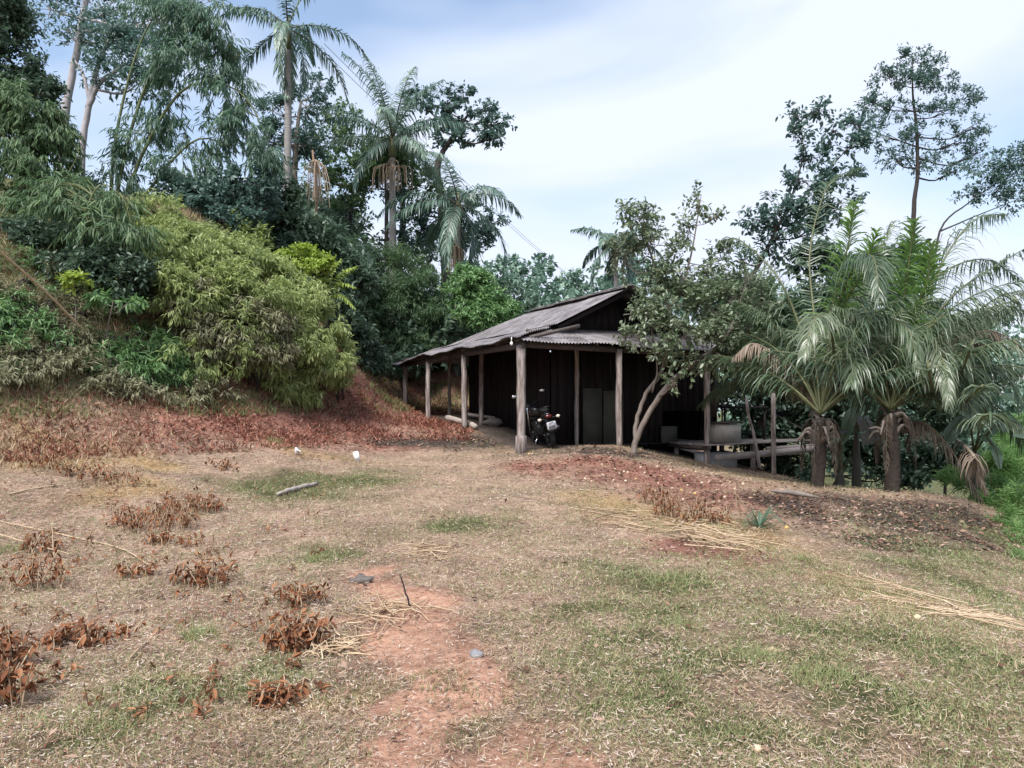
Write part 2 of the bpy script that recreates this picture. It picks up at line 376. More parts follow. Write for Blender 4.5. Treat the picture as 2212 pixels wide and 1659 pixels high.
def ground_mat():
    m, n, l, bs, out = new_mat('ground')
    tc = n.new('ShaderNodeTexCoord')
    def noise(s, d, r=.6):
        q = n.new('ShaderNodeTexNoise'); q.inputs['Scale'].default_value = s; q.inputs['Detail'].default_value = d; q.inputs['Roughness'].default_value = r
        l.new(tc.outputs['Object'], q.inputs['Vector']); return q
    n1 = noise(14, 6, .7); n2 = noise(60, 4, .7); n3 = noise(1.6, 6, .65)
    base = ramp(n, [(.16, .098, .07), (.29, .195, .14), (.41, .295, .22), (.5, .385, .3)], [.25, .42, .58, .78]); l.new(n1.outputs['Fac'], base.inputs['Fac'])
    red = ramp(n, [(.15, .065, .048), (.28, .13, .095), (.42, .235, .175)], [.3, .5, .75]); l.new(n1.outputs['Fac'], red.inputs['Fac'])
    grn = ramp(n, [(.045, .05, .022), (.1, .105, .045), (.19, .18, .09)], [.3, .5, .75]); l.new(n1.outputs['Fac'], grn.inputs['Fac'])
    gld = ramp(n, [(.17, .1, .05), (.36, .24, .12), (.5, .36, .2)], [.3, .5, .75]); l.new(n1.outputs['Fac'], gld.inputs['Fac'])
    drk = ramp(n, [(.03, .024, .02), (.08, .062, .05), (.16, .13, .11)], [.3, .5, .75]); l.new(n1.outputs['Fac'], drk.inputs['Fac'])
    pth = ramp(n, [(.32, .165, .105), (.49, .28, .19), (.58, .38, .28)], [.3, .5, .75]); l.new(n1.outputs['Fac'], pth.inputs['Fac'])
    cur = base.outputs['Color']
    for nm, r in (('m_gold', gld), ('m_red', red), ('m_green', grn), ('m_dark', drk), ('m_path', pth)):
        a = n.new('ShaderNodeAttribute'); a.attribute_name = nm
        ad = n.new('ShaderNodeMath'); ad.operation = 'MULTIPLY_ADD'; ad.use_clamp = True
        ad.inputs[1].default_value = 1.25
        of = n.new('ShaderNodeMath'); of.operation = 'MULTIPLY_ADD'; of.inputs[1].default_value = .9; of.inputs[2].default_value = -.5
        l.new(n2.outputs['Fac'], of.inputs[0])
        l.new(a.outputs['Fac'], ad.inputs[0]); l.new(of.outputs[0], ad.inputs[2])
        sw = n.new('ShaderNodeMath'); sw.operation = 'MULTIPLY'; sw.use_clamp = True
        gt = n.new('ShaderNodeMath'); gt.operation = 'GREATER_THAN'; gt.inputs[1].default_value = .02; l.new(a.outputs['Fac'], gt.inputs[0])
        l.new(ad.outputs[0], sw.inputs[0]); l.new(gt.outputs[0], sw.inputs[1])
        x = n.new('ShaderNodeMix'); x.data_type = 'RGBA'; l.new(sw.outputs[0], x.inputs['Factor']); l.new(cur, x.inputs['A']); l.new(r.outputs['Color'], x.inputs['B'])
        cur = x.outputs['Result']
    hs = n.new('ShaderNodeHueSaturation'); mr = n.new('ShaderNodeMapRange'); mr.inputs['From Min'].default_value = .3; mr.inputs['From Max'].default_value = .7
    mr.inputs['To Min'].default_value = .55; mr.inputs['To Max'].default_value = 1.25; l.new(n3.outputs['Fac'], mr.inputs['Value'])
    l.new(mr.outputs['Result'], hs.inputs['Value']); l.new(cur, hs.inputs['Color']); l.new(hs.outputs['Color'], bs.inputs['Base Color'])
    bs.inputs['Roughness'].default_value = .95; bs.inputs['Specular IOR Level'].default_value = .15
    bp = n.new('ShaderNodeBump'); bp.inputs['Strength'].default_value = .9; bp.inputs['Distance'].default_value = .03
    sm = n.new('ShaderNodeMath'); sm.operation = 'ADD'; l.new(n1.outputs['Fac'], sm.inputs[0]); l.new(n2.outputs['Fac'], sm.inputs[1])
    l.new(sm.outputs[0], bp.inputs['Height']); l.new(bp.outputs['Normal'], bs.inputs['Normal'])
    return m
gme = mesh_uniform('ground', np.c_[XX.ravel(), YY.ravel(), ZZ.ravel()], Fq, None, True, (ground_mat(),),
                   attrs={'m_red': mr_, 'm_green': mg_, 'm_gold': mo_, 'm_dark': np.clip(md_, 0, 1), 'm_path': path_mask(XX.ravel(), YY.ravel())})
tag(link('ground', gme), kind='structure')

# ------------------------------------------------------------------ leaves
OVAL = (np.array([(0, 0, 0), (.5, .35, .06), (.42, .7, .03), (0, 1, -.12), (-.42, .7, .03), (-.5, .35, .06)], float), np.array([(0, 1, 2, 3), (0, 3, 4, 5)]))
LANCE = (np.array([(0, 0, 0), (.5, .28, 0), (.38, .62, -.05), (0, 1, -.2), (-.38, .62, -.05), (-.5, .28, 0)], float), np.array([(0, 1, 2, 3), (0, 3, 4, 5)]))
RHOMB = (np.array([(0, 0, 0), (.5, .42, .02), (0, 1, -.06), (-.5, .42, .02)], float), np.array([(0, 1, 2, 3)]))
BLADE = (np.array([(-.5, 0, 0), (.5, 0, 0), (0, 1, 0)], float), np.array([(0, 1, 2)]))
CHIP = (np.array([(-.5, 0, 0), (.5, 0, .0), (.32, 1, .0), (-.3, .95, 0)], float), np.array([(0, 1, 2, 3)]))

def leaf_arrays(P, D, N, L, Wd, tm):
    T, Fc = tm; n = len(P); k = len(T)
    D = nrm(D); X = nrm(np.cross(D, N)); Zv = np.cross(X, D)
    L = np.broadcast_to(L, (n,)); Wd = np.broadcast_to(Wd, (n,))
    V = P[:, None, :] + T[None, :, 0, None] * (X * Wd[:, None])[:, None, :] + T[None, :, 1, None] * (D * L[:, None])[:, None, :] + T[None, :, 2, None] * (Zv * L[:, None])[:, None, :]
    Fa = (Fc[None] + (np.arange(n) * k)[:, None, None]).reshape(-1, Fc.shape[1])
    return V.reshape(-1, 3), Fa, k

def rdir(n): return nrm(rng.normal(0, 1, (n, 3)))

def crown_leaves(clumps, n_twigs, per, L, Wd, twig, grav=.2, sub=7, subr=.45, up=.35, spread=.9, shell=.5, droop_all=0.0):
    """clumps: list of (centre, radii(3), weight).  Returns leaf P, D, N, L, W, tint and the twig centres"""
    C = np.array([c[0] for c in clumps]); R = np.array([c[1] for c in clumps]); w = np.array([c[2] for c in clumps], float)
    w = w / w.sum()
    nc = len(C)
    subs = []
    for i in range(nc):
        u = rdir(sub) * (shell + (1 - shell) * rng.random((sub, 1))) ** .6
        subs.append(C[i] + u * R[i] * .75)
    subs = np.array(subs)
    ci = rng.choice(nc, n_twigs, p=w); si = rng.integers(0, sub, n_twigs)
    S = subs[ci, si]
    off = rdir(n_twigs) * (rng.random((n_twigs, 1)) ** .45) * R[ci] * subr
    B = S + off
    out = nrm((B - C[ci]) / R[ci])
    TD = nrm(out * .8 + np.array([0, 0, up]) + rng.normal(0, .45, (n_twigs, 3)) + np.array([0, 0, -1]) * droop_all)
    shade = rng.random(n_twigs)
    k = per
    f = np.linspace(.1, 1, k)[None, :, None] * twig * (.6 + .8 * rng.random((n_twigs, 1, 1)))
    P = (B[:, None, :] + TD[:, None, :] * f).reshape(-1, 3)
    TDr = np.repeat(TD, k, 0); n = len(P)
    side = nrm(np.cross(TDr, rdir(n)))
    D = nrm(TDr * (.35 + .5 * rng.random((n, 1))) + side * spread + np.array([0, 0, -grav * 1.0]))
    N = nrm(np.array([0, 0, 1.0]) + rng.normal(0, .45, (n, 3)))
    Ls = L * (.65 + .6 * rng.random(n)); Ws = Ls * (Wd / L) * (.8 + .4 * rng.random(n))
    tint = np.clip(np.repeat(shade, k) * .6 + rng.random(n) * .4, 0, 1)
    return P, D, N, Ls, Ws, tint, (B, TD, subs, C)

def px_clump(px, py, d, rx, ry, wt=None, rd=None):
    c = W(px, py, d); a = rx * d / F; b = ry * d / F
    return (c, np.array([a, (rd * d / F) if rd else (a + b) / 2, b]), wt or (a * b) ** .8)

def leafy(name, label, cat, clumps, n_twigs, per, L, Wd, twig, mat, trunk=None, bark='bark_grey', tmpl=OVAL, branches=True, sticks=0, group=None, sides=6, base=None, tone=None, **kw):
    """a tree or shrub: trunk polylines [(px,py,d,r)...], crown of leaf clumps, thin branches to every clump"""
    clumps = [px_clump(*c) for c in clumps]
    P, D, N, Ls, Ws, tint, (B, TD, subs, C) = crown_leaves(clumps, n_twigs, per, L, Wd, twig, **kw)
    trunks = trunk or []
    if trunks and not isinstance(trunks[0][0], (tuple, list)): trunks = [trunks]
    tr = MB(); pts = []
    for tk in trunks:
        q = np.array([W(a, b, d) for a, b, d, r in tk]); r = np.array([t[3] for t in tk])
        n = max(6, len(q) * 4); c = bez(q, n); rr = np.interp(np.linspace(0, 1, n), np.linspace(0, 1, len(q)), r)
        c[1:-1] += rng.normal(0, .12, (n - 2, 3)) * rr[1:-1, None]
        tr.tube(c, rr, 8); pts += [(c[i], rr[i]) for i in range(n)]
    if not pts:
        cc = C.mean(0); zb = z1(cc[0], cc[1]); b0 = np.array([cc[0], cc[1], zb - .1])
        c = bez([b0, (b0 + cc) / 2 + rng.normal(0, .1, 3), cc], 7); rr = np.linspace(1, .5, 7) * min(.06, .05 * np.mean([c_[1].mean() for c_ in clumps]) / .4)
        tr.tube(c, rr, 6); pts = [(c[i], rr[i]) for i in range(7)]
    tp = np.array([p[0] for p in pts]); trr = np.array([p[1] for p in pts])
    if branches:
        for i in range(len(C)):
            dd = np.linalg.norm(tp - C[i], axis=1) + 1.2 * np.maximum(0, tp[:, 2] - C[i][2] + .2)
            j = int(dd.argmin()); a = tp[j]; r0 = max(.008, trr[j] * .55)
            mid = a * .45 + C[i] * .55 + np.array([0, 0, -.12 * np.linalg.norm(C[i] - a)]) + rng.normal(0, .05, 3) * np.linalg.norm(C[i] - a)
            tr.tube(bez([a, mid, C[i]], 7), np.linspace(r0, max(.006, r0 * .4), 7), 5, cap=False)
            for s in subs[i]:
                m2 = (C[i] + s) / 2 + rng.normal(0, .08, 3) * np.linalg.norm(s - C[i])
                tr.tube(bez([mid if rng.random() < .4 else C[i], m2, s], 5), np.linspace(max(.006, r0 * .38), .004, 5), 4, cap=False)
    if sticks:
        for i in rng.choice(len(B), min(sticks, len(B)), replace=False):
            tr.tube(np.array([B[i] - TD[i] * twig * .8, B[i], B[i] + TD[i] * twig]), [.006, .005, .003], 3, cap=False)
    b = tp[0].copy()
    root = empty(name, b); tag(root, label, cat, group)
    V, Fa, k = leaf_arrays(P, D, N, Ls, Ws, tmpl)
    if tone is not None: tint = np.clip(tone[0] + tint * (tone[1] - tone[0]), 0, 1)
    link('crown', mesh_uniform('crown', V - b, Fa, np.repeat(tint, k), False, (mat,)), root)
    tr.build('trunk', M[bark], root, smooth=True)
    return root

# ------------------------------------------------------------------ palm fronds
def frond_arrays(path, nl, maxlen, droop=.8, lift=.15, width=.035, start=.14, ang=(.35, 1.0), ragged=.1, gap=0.0, splay=.0):
    c = bez(path, nl); T = nrm(np.gradient(c, axis=0))
    ref = np.array([0, 0, 1.0])
    S = np.cross(T, ref); bad = np.linalg.norm(S, axis=1) < .15
    S[bad] = S[~bad].mean(0) if (~bad).any() else np.array([1, 0, 0]); S = nrm(S)
    for i in range(1, nl):
        S[i] = nrm(S[i] * .35 + S[i - 1] * .65)
    Un = np.cross(S, T)
    f = np.linspace(0, 1, nl); use = f > start
    g = np.clip((f - start) / (1 - start), 0, 1)
    prof = maxlen * (np.sin(np.pi * np.clip(.12 + .80 * g ** .8, 0, 1)) ** .7) * (1 - .25 * g)
    Vs, Fs, n0 = [], [], 0
    a = ang[0] + (ang[1] - ang[0]) * g
    for sgn in (-1, 1):
        idx = np.nonzero(use & (rng.random(nl) > gap))[0]; n = len(idx)
        al = a[idx] + rng.normal(0, .08, n)
        li = lift + rng.normal(0, .12 + splay, n)
        d0 = nrm(S[idx] * sgn * np.cos(al)[:, None] + T[idx] * np.sin(al)[:, None] + Un[idx] * li[:, None])
        Ln = prof[idx] * (1 + rng.normal(0, ragged, n))
        dr = droop * (.8 + .4 * rng.random(n))
        gv = np.array([0, 0, -1.0])
        p0 = c[idx] + T[idx] * rng.normal(0, .01, n)[:, None]
        d1 = nrm(d0 + gv * dr[:, None] * .35); d2 = nrm(d0 + gv * dr[:, None] * 1.1); d3 = nrm(d0 * .8 + gv * dr[:, None] * 1.9)
        p1 = p0 + d1 * (Ln * .33)[:, None]; p2 = p1 + d2 * (Ln * .34)[:, None]; p3 = p2 + d3 * (Ln * .33)[:, None]
        wv = nrm(np.cross(d0, Un[idx])) ; wv = nrm(wv + rng.normal(0, .25, (n, 3)))
        w = width * (.8 + .4 * rng.random(n))[:, None]
        V = np.stack([p0 - wv * w * .3, p0 + wv * w * .3, p1 - wv * w * .5, p1 + wv * w * .5, p2 - wv * w * .38, p2 + wv * w * .38, p3, p3], 1).reshape(-1, 3)
        q = np.array([(0, 1, 3, 2), (2, 3, 5, 4), (4, 5, 7, 6)])
        Vs.append(V); Fs.append((q[None] + (np.arange(n) * 8)[:, None, None]).reshape(-1, 4) + n0)
        i8 = np.arange(n - 1) * 8 + n0; Fs.append(np.stack([i8, i8 + 1, i8 + 9, i8 + 8], 1))
        if sgn == 1: Fs.append(np.array([[0, 1, n0 + 1, n0]]))
        n0 += len(V)
    return np.vstack(Vs), np.vstack(Fs), c

def add_frond(root, path, nl, maxlen, mat, ribmat, rib=.02, tone=(0, 1), label=None, **kw):
    org = world_of(root)
    V, Fq, c = frond_arrays(path, nl, maxlen, **kw)
    t0 = tone[0] + (tone[1] - tone[0]) * rng.random()
    tint = np.clip(t0 + np.repeat(rng.normal(0, .12, len(V) // 8), 8), 0, 1)
    o = link('frond', mesh_uniform('frond', V - org, Fq, tint, False, (mat,)), root)
    if label: o['label'] = label
    mb = MB(); mb.tube(c[::3] if len(c) > 12 else c, np.linspace(rib, rib * .15, len(c[::3] if len(c) > 12 else c)), 5, tint=.5)
    mb.build('midrib', ribmat, o, True, org)
    return o

def gen_path(o, az, el, L, sag, n=5):
    h = np.array([math.cos(az), math.sin(az), 0]); e = math.radians(el)
    pts = [np.array(o, float)]
    for i in range(1, n + 1):
        f = i / n
        ee = e - sag * f ** 1.3
        pts.append(pts[-1] + (h * math.cos(ee) + np.array([0, 0, 1]) * math.sin(ee)) * L / n)
    return pts

M['lf_palm'] = leaf_mat('palm_leaf', [(0.0544, 0.0997, 0.0816), (0.109, 0.181, 0.136), (0.2, 0.271, 0.2)], trans=.2, rough=.4, spec=.5)
M['lf_coco'] = leaf_mat('coconut_leaf', [(.05, .085, .05), (.09, .135, .075), (.14, .18, .105), (.21, .24, .165)], trans=.28, rough=.35, spec=.5)
M['lf_young'] = leaf_mat('young_frond', [(.08, .15, .04), (.13, .23, .06), (.19, .3, .09)], trans=.45, rough=.4)
M['lf_dead'] = leaf_mat('dead_frond', [(0.103, 0.0747, 0.0575), (0.23, 0.178, 0.138), (0.368, 0.299, 0.241)], trans=.15, rough=.8, spec=.1)
M['lf_dead_dark'] = leaf_mat('old_dead_frond', [(.05, .038, .03), (.1, .08, .063), (.16, .13, .105)], trans=.1, rough=.85, spec=.1)
M['rib_green'] = rough_mat('rib_green', [(.07, .08, .035), (.14, .14, .065)], (8, 8, 8), bump=0, rough=.5)
M['rib_dark'] = rough_mat('rib_dark', [(.05, .05, .04), (.1, .09, .07)], (8, 8, 8), bump=0, rough=.5)
M['rib_dead'] = rough_mat('rib_dead', [(.18, .14, .1), (.34, .28, .2)], (8, 8, 8), bump=.2, rough=.8)
M['straw_stalk'] = leaf_mat('fruit_stalk', [(.22, .15, .1), (.4, .3, .22), (.55, .44, .34)], trans=.1, rough=.8, spec=.1)

def feather_palm(label, top, d, base_py, base_px, r, nf, L, fl, stalk=None, seed=0, lean=0.0, els=(80, -45), sheath=True, droopy=1.0, az0=0.0):
    global rng
    keep = rng; rng = np.random.default_rng(seed)
    o = W(top[0], top[1], d); b = W(base_px, base_py, d)
    b[2] = min(b[2], z1(b[0], b[1]) - .2) if base_py is not None else b[2]
    root = empty('palm_tree', b); tag(root, label, 'palm tree')
    tk = MB(); n = 26
    c = bez([b, (b + o) / 2 + np.array([lean, 0, 0]), o], n)
    rr = np.linspace(r * 1.25, r * .8, n) * (1 + .03 * np.cos(np.arange(n) * 2.1)); tk.tube(c, rr, 9)
    tk.build('trunk', M['palm_trunk'], root, True)
    if sheath:
        s = MB(); s.tube(bez([o - np.array([0, 0, .25]), o + np.array([0, 0, .35]), o + np.array([0, 0, 1.0])], 7), [r * .8, r * 1.1, r * 1.15, r * 1.0, r * .8, r * .55, r * .3], 9)
        s.build('crown_shaft', M['rib_green'], root, True)
    o2 = o + np.array([0, 0, .55])
    for i in range(nf):
        f = (i + .5) / nf; az = az0 + i * 2.39996 + rng.normal(0, .15); el = els[0] + (els[1] - els[0]) * f ** 1.1 + rng.normal(0, 6)
        p = gen_path(o2, az, el, L * (.85 + .25 * rng.random()) * (.9 if f > .8 else 1), (1.0 + .5 * rng.random()) * droopy)
        add_frond(root, p, 64, fl, M['lf_palm'], M['rib_dark'], rib=.03, droop=1.2, lift=.25, width=.05, splay=.22, start=.12, tone=(.1, .9))
    if stalk:
        for (dx, dz, nst, ln, spread) in stalk:
            mb = MB(); c0 = o + np.array([dx, -.25, dz])
            mb.tube(bez([o + np.array([0, 0, dz * .5]), o + np.array([dx * .7, -.2, dz * .6]), c0], 5), [.04, .035, .025, .02, .02], 5)
            for k in range(nst):
                a = rng.random() * 6.28; q = np.array([math.cos(a), math.sin(a), 0]) * spread * rng.random() ** .5
                mb.tube(bez([c0, c0 + q + np.array([0, 0, -.1]), c0 + q * 1.15 + np.array([0, 0, -ln * (.6 + .4 * rng.random())])], 5), .013, 3, tint=rng.random(), cap=False)
            mb.build('fruit_stalk', M['straw_stalk'], root)
    rng = keep
    return root

# ------------------------------------------------------------------ the house
FLOOR = 0.55
def H(w, t, z): return np.array([0.16 + .911 * w - .413 * t, 16.5 + .413 * w + .911 * t, z])
UW, UT = np.array([.911, .413, 0]), np.array([-.413, .911, 0])
def s_at(px, t):
    k = (px - CX) / F
    return (k * (16.5 + .911 * t) - (.16 - .413 * t)) / (.911 - .413 * k)
def hz(w, t): p = H(w, t, 0); return z1(p[0], p[1])

house = empty('wooden_house', H(0, 0, .5))
tag(house, 'dark old wooden house with corrugated roof and open veranda at the foot of the bank', 'house')

def eave_sag(t): return .03 * math.sin(t * 1.9 + 1) + .02 * math.sin(t * 4.1) - .012 * max(0, t - 6) ** 2
def front_sag(w): return -.018 * w - .02 * math.sin(w * 2.2)
def zl(w, t):               # the left slope: shallow over the veranda, steeper above the walls
    if w < 1.29: return 3.03 + eave_sag(t) * (1 - max(w, 0) / 1.29) + .36 * w / 1.29
    return 3.39 + .94 * (w - 1.29) / 1.9 + .015 * math.sin(t * 1.3)
def zskirt(w, t): return 3.02 + front_sag(w) * (1 - t / 1.1) + .36 * t / 1.1

def roof_mat():
    m, n, l, bs, out = new_mat('weathered_roof_sheet')
    tc = n.new('ShaderNodeTexCoord'); oi = n.new('ShaderNodeObjectInfo')
    ad = n.new('ShaderNodeVectorMath'); sc = n.new('ShaderNodeMath'); sc.operation = 'MULTIPLY'; sc.inputs[1].default_value = 41
    l.new(oi.outputs['Random'], sc.inputs[0]); l.new(tc.outputs['Object'], ad.inputs[0]); l.new(sc.outputs[0], ad.inputs[1])
    a = n.new('ShaderNodeTexNoise'); a.inputs['Scale'].default_value = 2.4; a.inputs['Detail'].default_value = 7; a.inputs['Roughness'].default_value = .68
    b = n.new('ShaderNodeTexNoise'); b.inputs['Scale'].default_value = 28; b.inputs['Detail'].default_value = 4
    l.new(ad.outputs[0], a.inputs['Vector']); l.new(ad.outputs[0], b.inputs['Vector'])
    r = ramp(n, [(.055, .048, .048), (.13, .118, .12), (.205, .19, .197), (.31, .29, .295)], [.28, .45, .6, .78]); l.new(a.outputs['Fac'], r.inputs['Fac'])
    r2 = ramp(n, [(.6, .58, .56), (1, 1, 1), (1.25, 1.22, 1.2)], [.3, .5, .72]); l.new(b.outputs['Fac'], r2.inputs['Fac'])
    mu = n.new('ShaderNodeMix'); mu.data_type = 'RGBA'; mu.blend_type = 'MULTIPLY'; mu.inputs['Factor'].default_value = .8
    l.new(r.outputs['Color'], mu.inputs['A']); l.new(r2.outputs['Color'], mu.inputs['B'])
    hs = n.new('ShaderNodeHueSaturation'); mr = n.new('ShaderNodeMapRange'); mr.inputs['To Min'].default_value = .8; mr.inputs['To Max'].default_value = 1.2
    l.new(oi.outputs['Random'], mr.inputs['Value']); l.new(mr.outputs['Result'], hs.inputs['Value']); l.new(mu.outputs['Result'], hs.inputs['Color'])
    l.new(hs.outputs['Color'], bs.inputs['Base Color']); bs.inputs['Roughness'].default_value = .62; bs.inputs['Specular IOR Level'].default_value = .4
    bp = n.new('ShaderNodeBump'); bp.inputs['Strength'].default_value = .3; bp.inputs['Distance'].default_value = .01
    l.new(b.outputs['Fac'], bp.inputs['Height']); l.new(bp.outputs['Normal'], bs.inputs['Normal'])
    return m
M['roof'] = roof_mat()
roof = empty('roof', (0, 0, 0), house)
HO = world_of(house)
def sheet(u0, u1, vlo, vhi, pos, amp=.016, pitch=.085, rows=3, lift=0.0):
    n = max(4, int((u1 - u0) / pitch * 4)); us = np.linspace(u0, u1, n + 1)
    V, Fs = [], []
    off = rng.normal(0, .006)
    for i, u in enumerate(us):
        a, b = vlo(u), vhi(u)
        if b <= a + .01: b = a + .01
        for j in range(rows + 1):
            v = a + (b - a) * j / rows
            p = pos(u, v); V.append(p + np.array([0, 0, amp * math.cos((u) / pitch * 2 * math.pi) + off + lift]) - HO)
    R = rows + 1
    for i in range(n):
        for j in range(rows): Fs.append((i * R + j, (i + 1) * R + j, (i + 1) * R + j + 1, i * R + j + 1))
    return link('corrugated_sheet', mesh_uniform('corrugated_sheet', V, Fs, None, True, (M['roof'],)), roof)
HIP = 1.1 / 1.29
# left veranda slope
t = -.12
while t < 9.6:
    t2 = t + .84
    jl = rng.normal(0, .025)
    sheet(t, t2 + .05, lambda u: -.14 + jl, lambda u: min(1.42, u / HIP + .12) if u < 1.2 else 1.42, lambda u, v: H(v, u, zl(max(v, -.2), u)), lift=.008 * (int(t * 10) % 2))
    t = t2
# upper left slope
t = .5
while t < 8.6:
    t2 = t + .86
    sheet(t, t2 + .05, lambda u: 1.22, lambda u: 3.19 if u < 5.9 else max(1.24, 3.19 - (u - 5.9) * 1.95 / 2.8), lambda u, v: H(v, u, zl(v, u) + .055), amp=.011, rows=4)
    t = t2
# right slopes (mirror)
def zr(w, t): return zl(6.38 - w, t)
t = .5
while t < 8.6:
    t2 = t + .86
    sheet(t, t2 + .05, lambda u: 3.19 if u < 5.9 else min(5.1, 3.19 + (u - 5.9) * 1.95 / 2.8), lambda u: 5.16, lambda u, v: H(v, u, zr(v, u) + .055), amp=.011, rows=4)
    t = t2
t = -.12
while t < 7.5:
    t2 = t + .84
    sheet(t, t2 + .05, lambda u: max(4.98, 6.38 - (u / HIP + .1)) if u < 1.2 else 4.98, lambda u: 6.5, lambda u, v: H(v, u, zr(min(v, 6.5), u)))
    t = t2
# front skirt
w = .02
while w < 6.3:
    w2 = w + .84
    jl = rng.normal(0, .03)
    def top_t(u): return min(1.25, u * HIP - .02, (6.38 - u) * HIP + .05)
    sheet(w, min(w2 + .05, 6.36), lambda u: -.13 + jl, top_t, lambda u, v: H(u, v, zskirt(u, v) - .02), lift=.01 * (int(w * 10) % 2), rows=3)
    w = w2
# ridge cap, loose end sheets on the hip, rear hip
mb = MB()
for i in range(6):
    a = .42 + i * .92; b = a + .98
    mb.beam(H(3.12, a, 4.405 + .012 * (i % 2)), H(3.12, b, 4.405 + .012 * (i % 2)), .28, .02, up=np.array([.3 * .911, .3 * .413, 1]) * np.array([-1, -1, 1]))
    mb.beam(H(3.27, a, 4.402 + .012 * (i % 2)), H(3.27, b, 4.402 + .012 * (i % 2)), .28, .02, up=np.array([.3 * .911, .3 * .413, 1]))
mb.build('ridge_cap', M['roof'], roof)
mb = MB()
mb.add([H(1.29, 8.62, 3.43), H(5.1, 8.62, 3.43), H(3.19, 5.92, 4.38)], [(0, 1, 2, 2)])
mb.add([H(-.1, 9.6, 2.95), H(6.5, 9.6, 2.95), H(5.1, 8.6, 3.42), H(1.29, 8.6, 3.42)], [(0, 1, 2, 3)])
mb.build('rear_roof_sheet', M['roof'], roof)

# gable boards
gable = empty('gable', (0, 0, 0), house)
for i in range(19):
    w = 1.35 + i * .2
    zt = zl(w + .1, 1) - .04 if w < 3.09 else zr(w + .1, 1) - .04
    if zt < 3.5: zt = 3.5
    mb = MB(); mb.beam(H(w + .1, 1.12 + rng.normal(0, .006), 3.3), H(w + .1, 1.12 + rng.normal(0, .006), zt - .03), .19, .025, up=UT, jit=.004); mb.build('plank', M['plank'], gable)
# rafters and eave beams
frame = empty('roof_frame', (0, 0, 0), house)
def fbeam(name, p0, p1, a, b, up=(0, 0, 1), mat='beamwood', parent=None, jit=.006):
    mb = MB(); mb.beam(p0, p1, a, b, up, jit); return mb.build(name, M[mat], parent if parent is not None else frame)
fbeam('eave_beam', H(.12, 0, 2.86), H(.12, 4.8, 2.88), .1, .14); fbeam('eave_beam', H(.12, 4.8, 2.87), H(.12, 9.45, 2.84), .1, .14)
fbeam('eave_beam', H(.05, .14, 2.88), H(3.3, .14, 2.82), .1, .13); fbeam('eave_beam', H(3.3, .14, 2.82), H(6.4, .14, 2.78), .1, .13)
fbeam('rafter', H(1.29, .6, 3.35), H(3.19, .6, 4.28), .05, .08, mat='plank'); fbeam('rafter', H(5.1, .6, 3.35), H(3.19, .6, 4.28), .05, .08, mat='plank')
for i in range(9): fbeam('rafter', H(.0, .2 + i * 1.12, 2.97), H(1.6, .2 + i * 1.12, 3.36), .05, .08)
for i in range(6): fbeam('rafter', H(1.0 + i * 1.0, .05, 2.94), H(1.0 + i * 1.0, 1.7, 3.36), .05, .08)
fbeam('wall_plate', H(1.62, 1.6, 3.3), H(1.62, 7.2, 3.3), .1, .12); fbeam('wall_plate', H(1.5, 1.72, 3.3), H(6.8, 1.72, 3.3), .1, .12)

# posts
def post(w, t, zt, r=.075, zb=None, lean=(0, 0), square=True, name='post'):
    zb = hz(w, t) - .15 if zb is None else zb
    mb = MB(); n = 9; c = np.array([H(w + lean[0] * (i / (n - 1) - 1), t + lean[1] * (i / (n - 1) - 1), zb + (zt - zb) * i / (n - 1)) for i in range(n)])
    c[1:-1] += rng.normal(0, .006, (n - 2, 3))
    mb.tube(c, r * (1 + rng.normal(0, .04, n)), 5 if square else 8)
    return mb.build(name, M['post'], house)
post(.1, .12, 2.86, .105)
mb = MB(); b = hz(.1, .12); mb.tube([H(.1, .12, b - .15), H(.1, .12, b + .36), H(.1, .12, b + .38)], [.135, .125, .11], 7); mb.build('post_sleeve', M['post'], house)
for tt_, r_ in ((3.63, .085), (6.65, .085), (9.08, .08)): post(.1, tt_, 2.85, r_)
post(1.0, 4.65, 3.15, .075); post(1.0, 7.3, 3.1, .06); post(2.62, .12, 2.85, .08); post(5.15, .1, 2.8, .085, zb=-.2)
post(s_at(1246, 1.5), 1.5, 3.3, .06)

# walls of upright planks
wall_l = empty('wall', (0, 0, 0), house); wall_l['label'] = 'plank wall along the side veranda'
t = 1.72
while t < 7.1:
    wd = .17 + .06 * rng.random()
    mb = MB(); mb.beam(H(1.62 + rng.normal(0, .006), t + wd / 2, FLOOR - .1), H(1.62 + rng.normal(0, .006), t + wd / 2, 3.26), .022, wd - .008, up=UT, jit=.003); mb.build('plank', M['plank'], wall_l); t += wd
wall_f = empty('wall', (0, 0, 0), house); wall_f['label'] = 'plank wall behind the front veranda'
w = 1.66; S_OPEN = s_at(1425, 1.72)
doors = [(s_at(1257, 1.72), s_at(1299, 1.72)), (s_at(1301, 1.72), s_at(1345, 1.72))]
while w < 6.72:
    wd = .17 + .06 * rng.random(); mid = w + wd / 2
    zb = FLOOR - .1 if mid < S_OPEN else 1.38
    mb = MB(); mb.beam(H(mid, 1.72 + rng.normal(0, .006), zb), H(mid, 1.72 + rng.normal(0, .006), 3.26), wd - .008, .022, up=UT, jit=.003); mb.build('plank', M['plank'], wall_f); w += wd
for i, (a, b) in enumerate(doors):
    mb = MB(); mb.beam(H(a + .01, 1.675, FLOOR - .02 + 1.42 / 2 - i * .03), H(b - .01, 1.675, FLOOR - .02 + 1.42 / 2 - i * .03), .03, 1.45 - i * .06, up=(0, 0, 1), jit=.004)
    o = mb.build('shutter_panel', M['panel'], house)
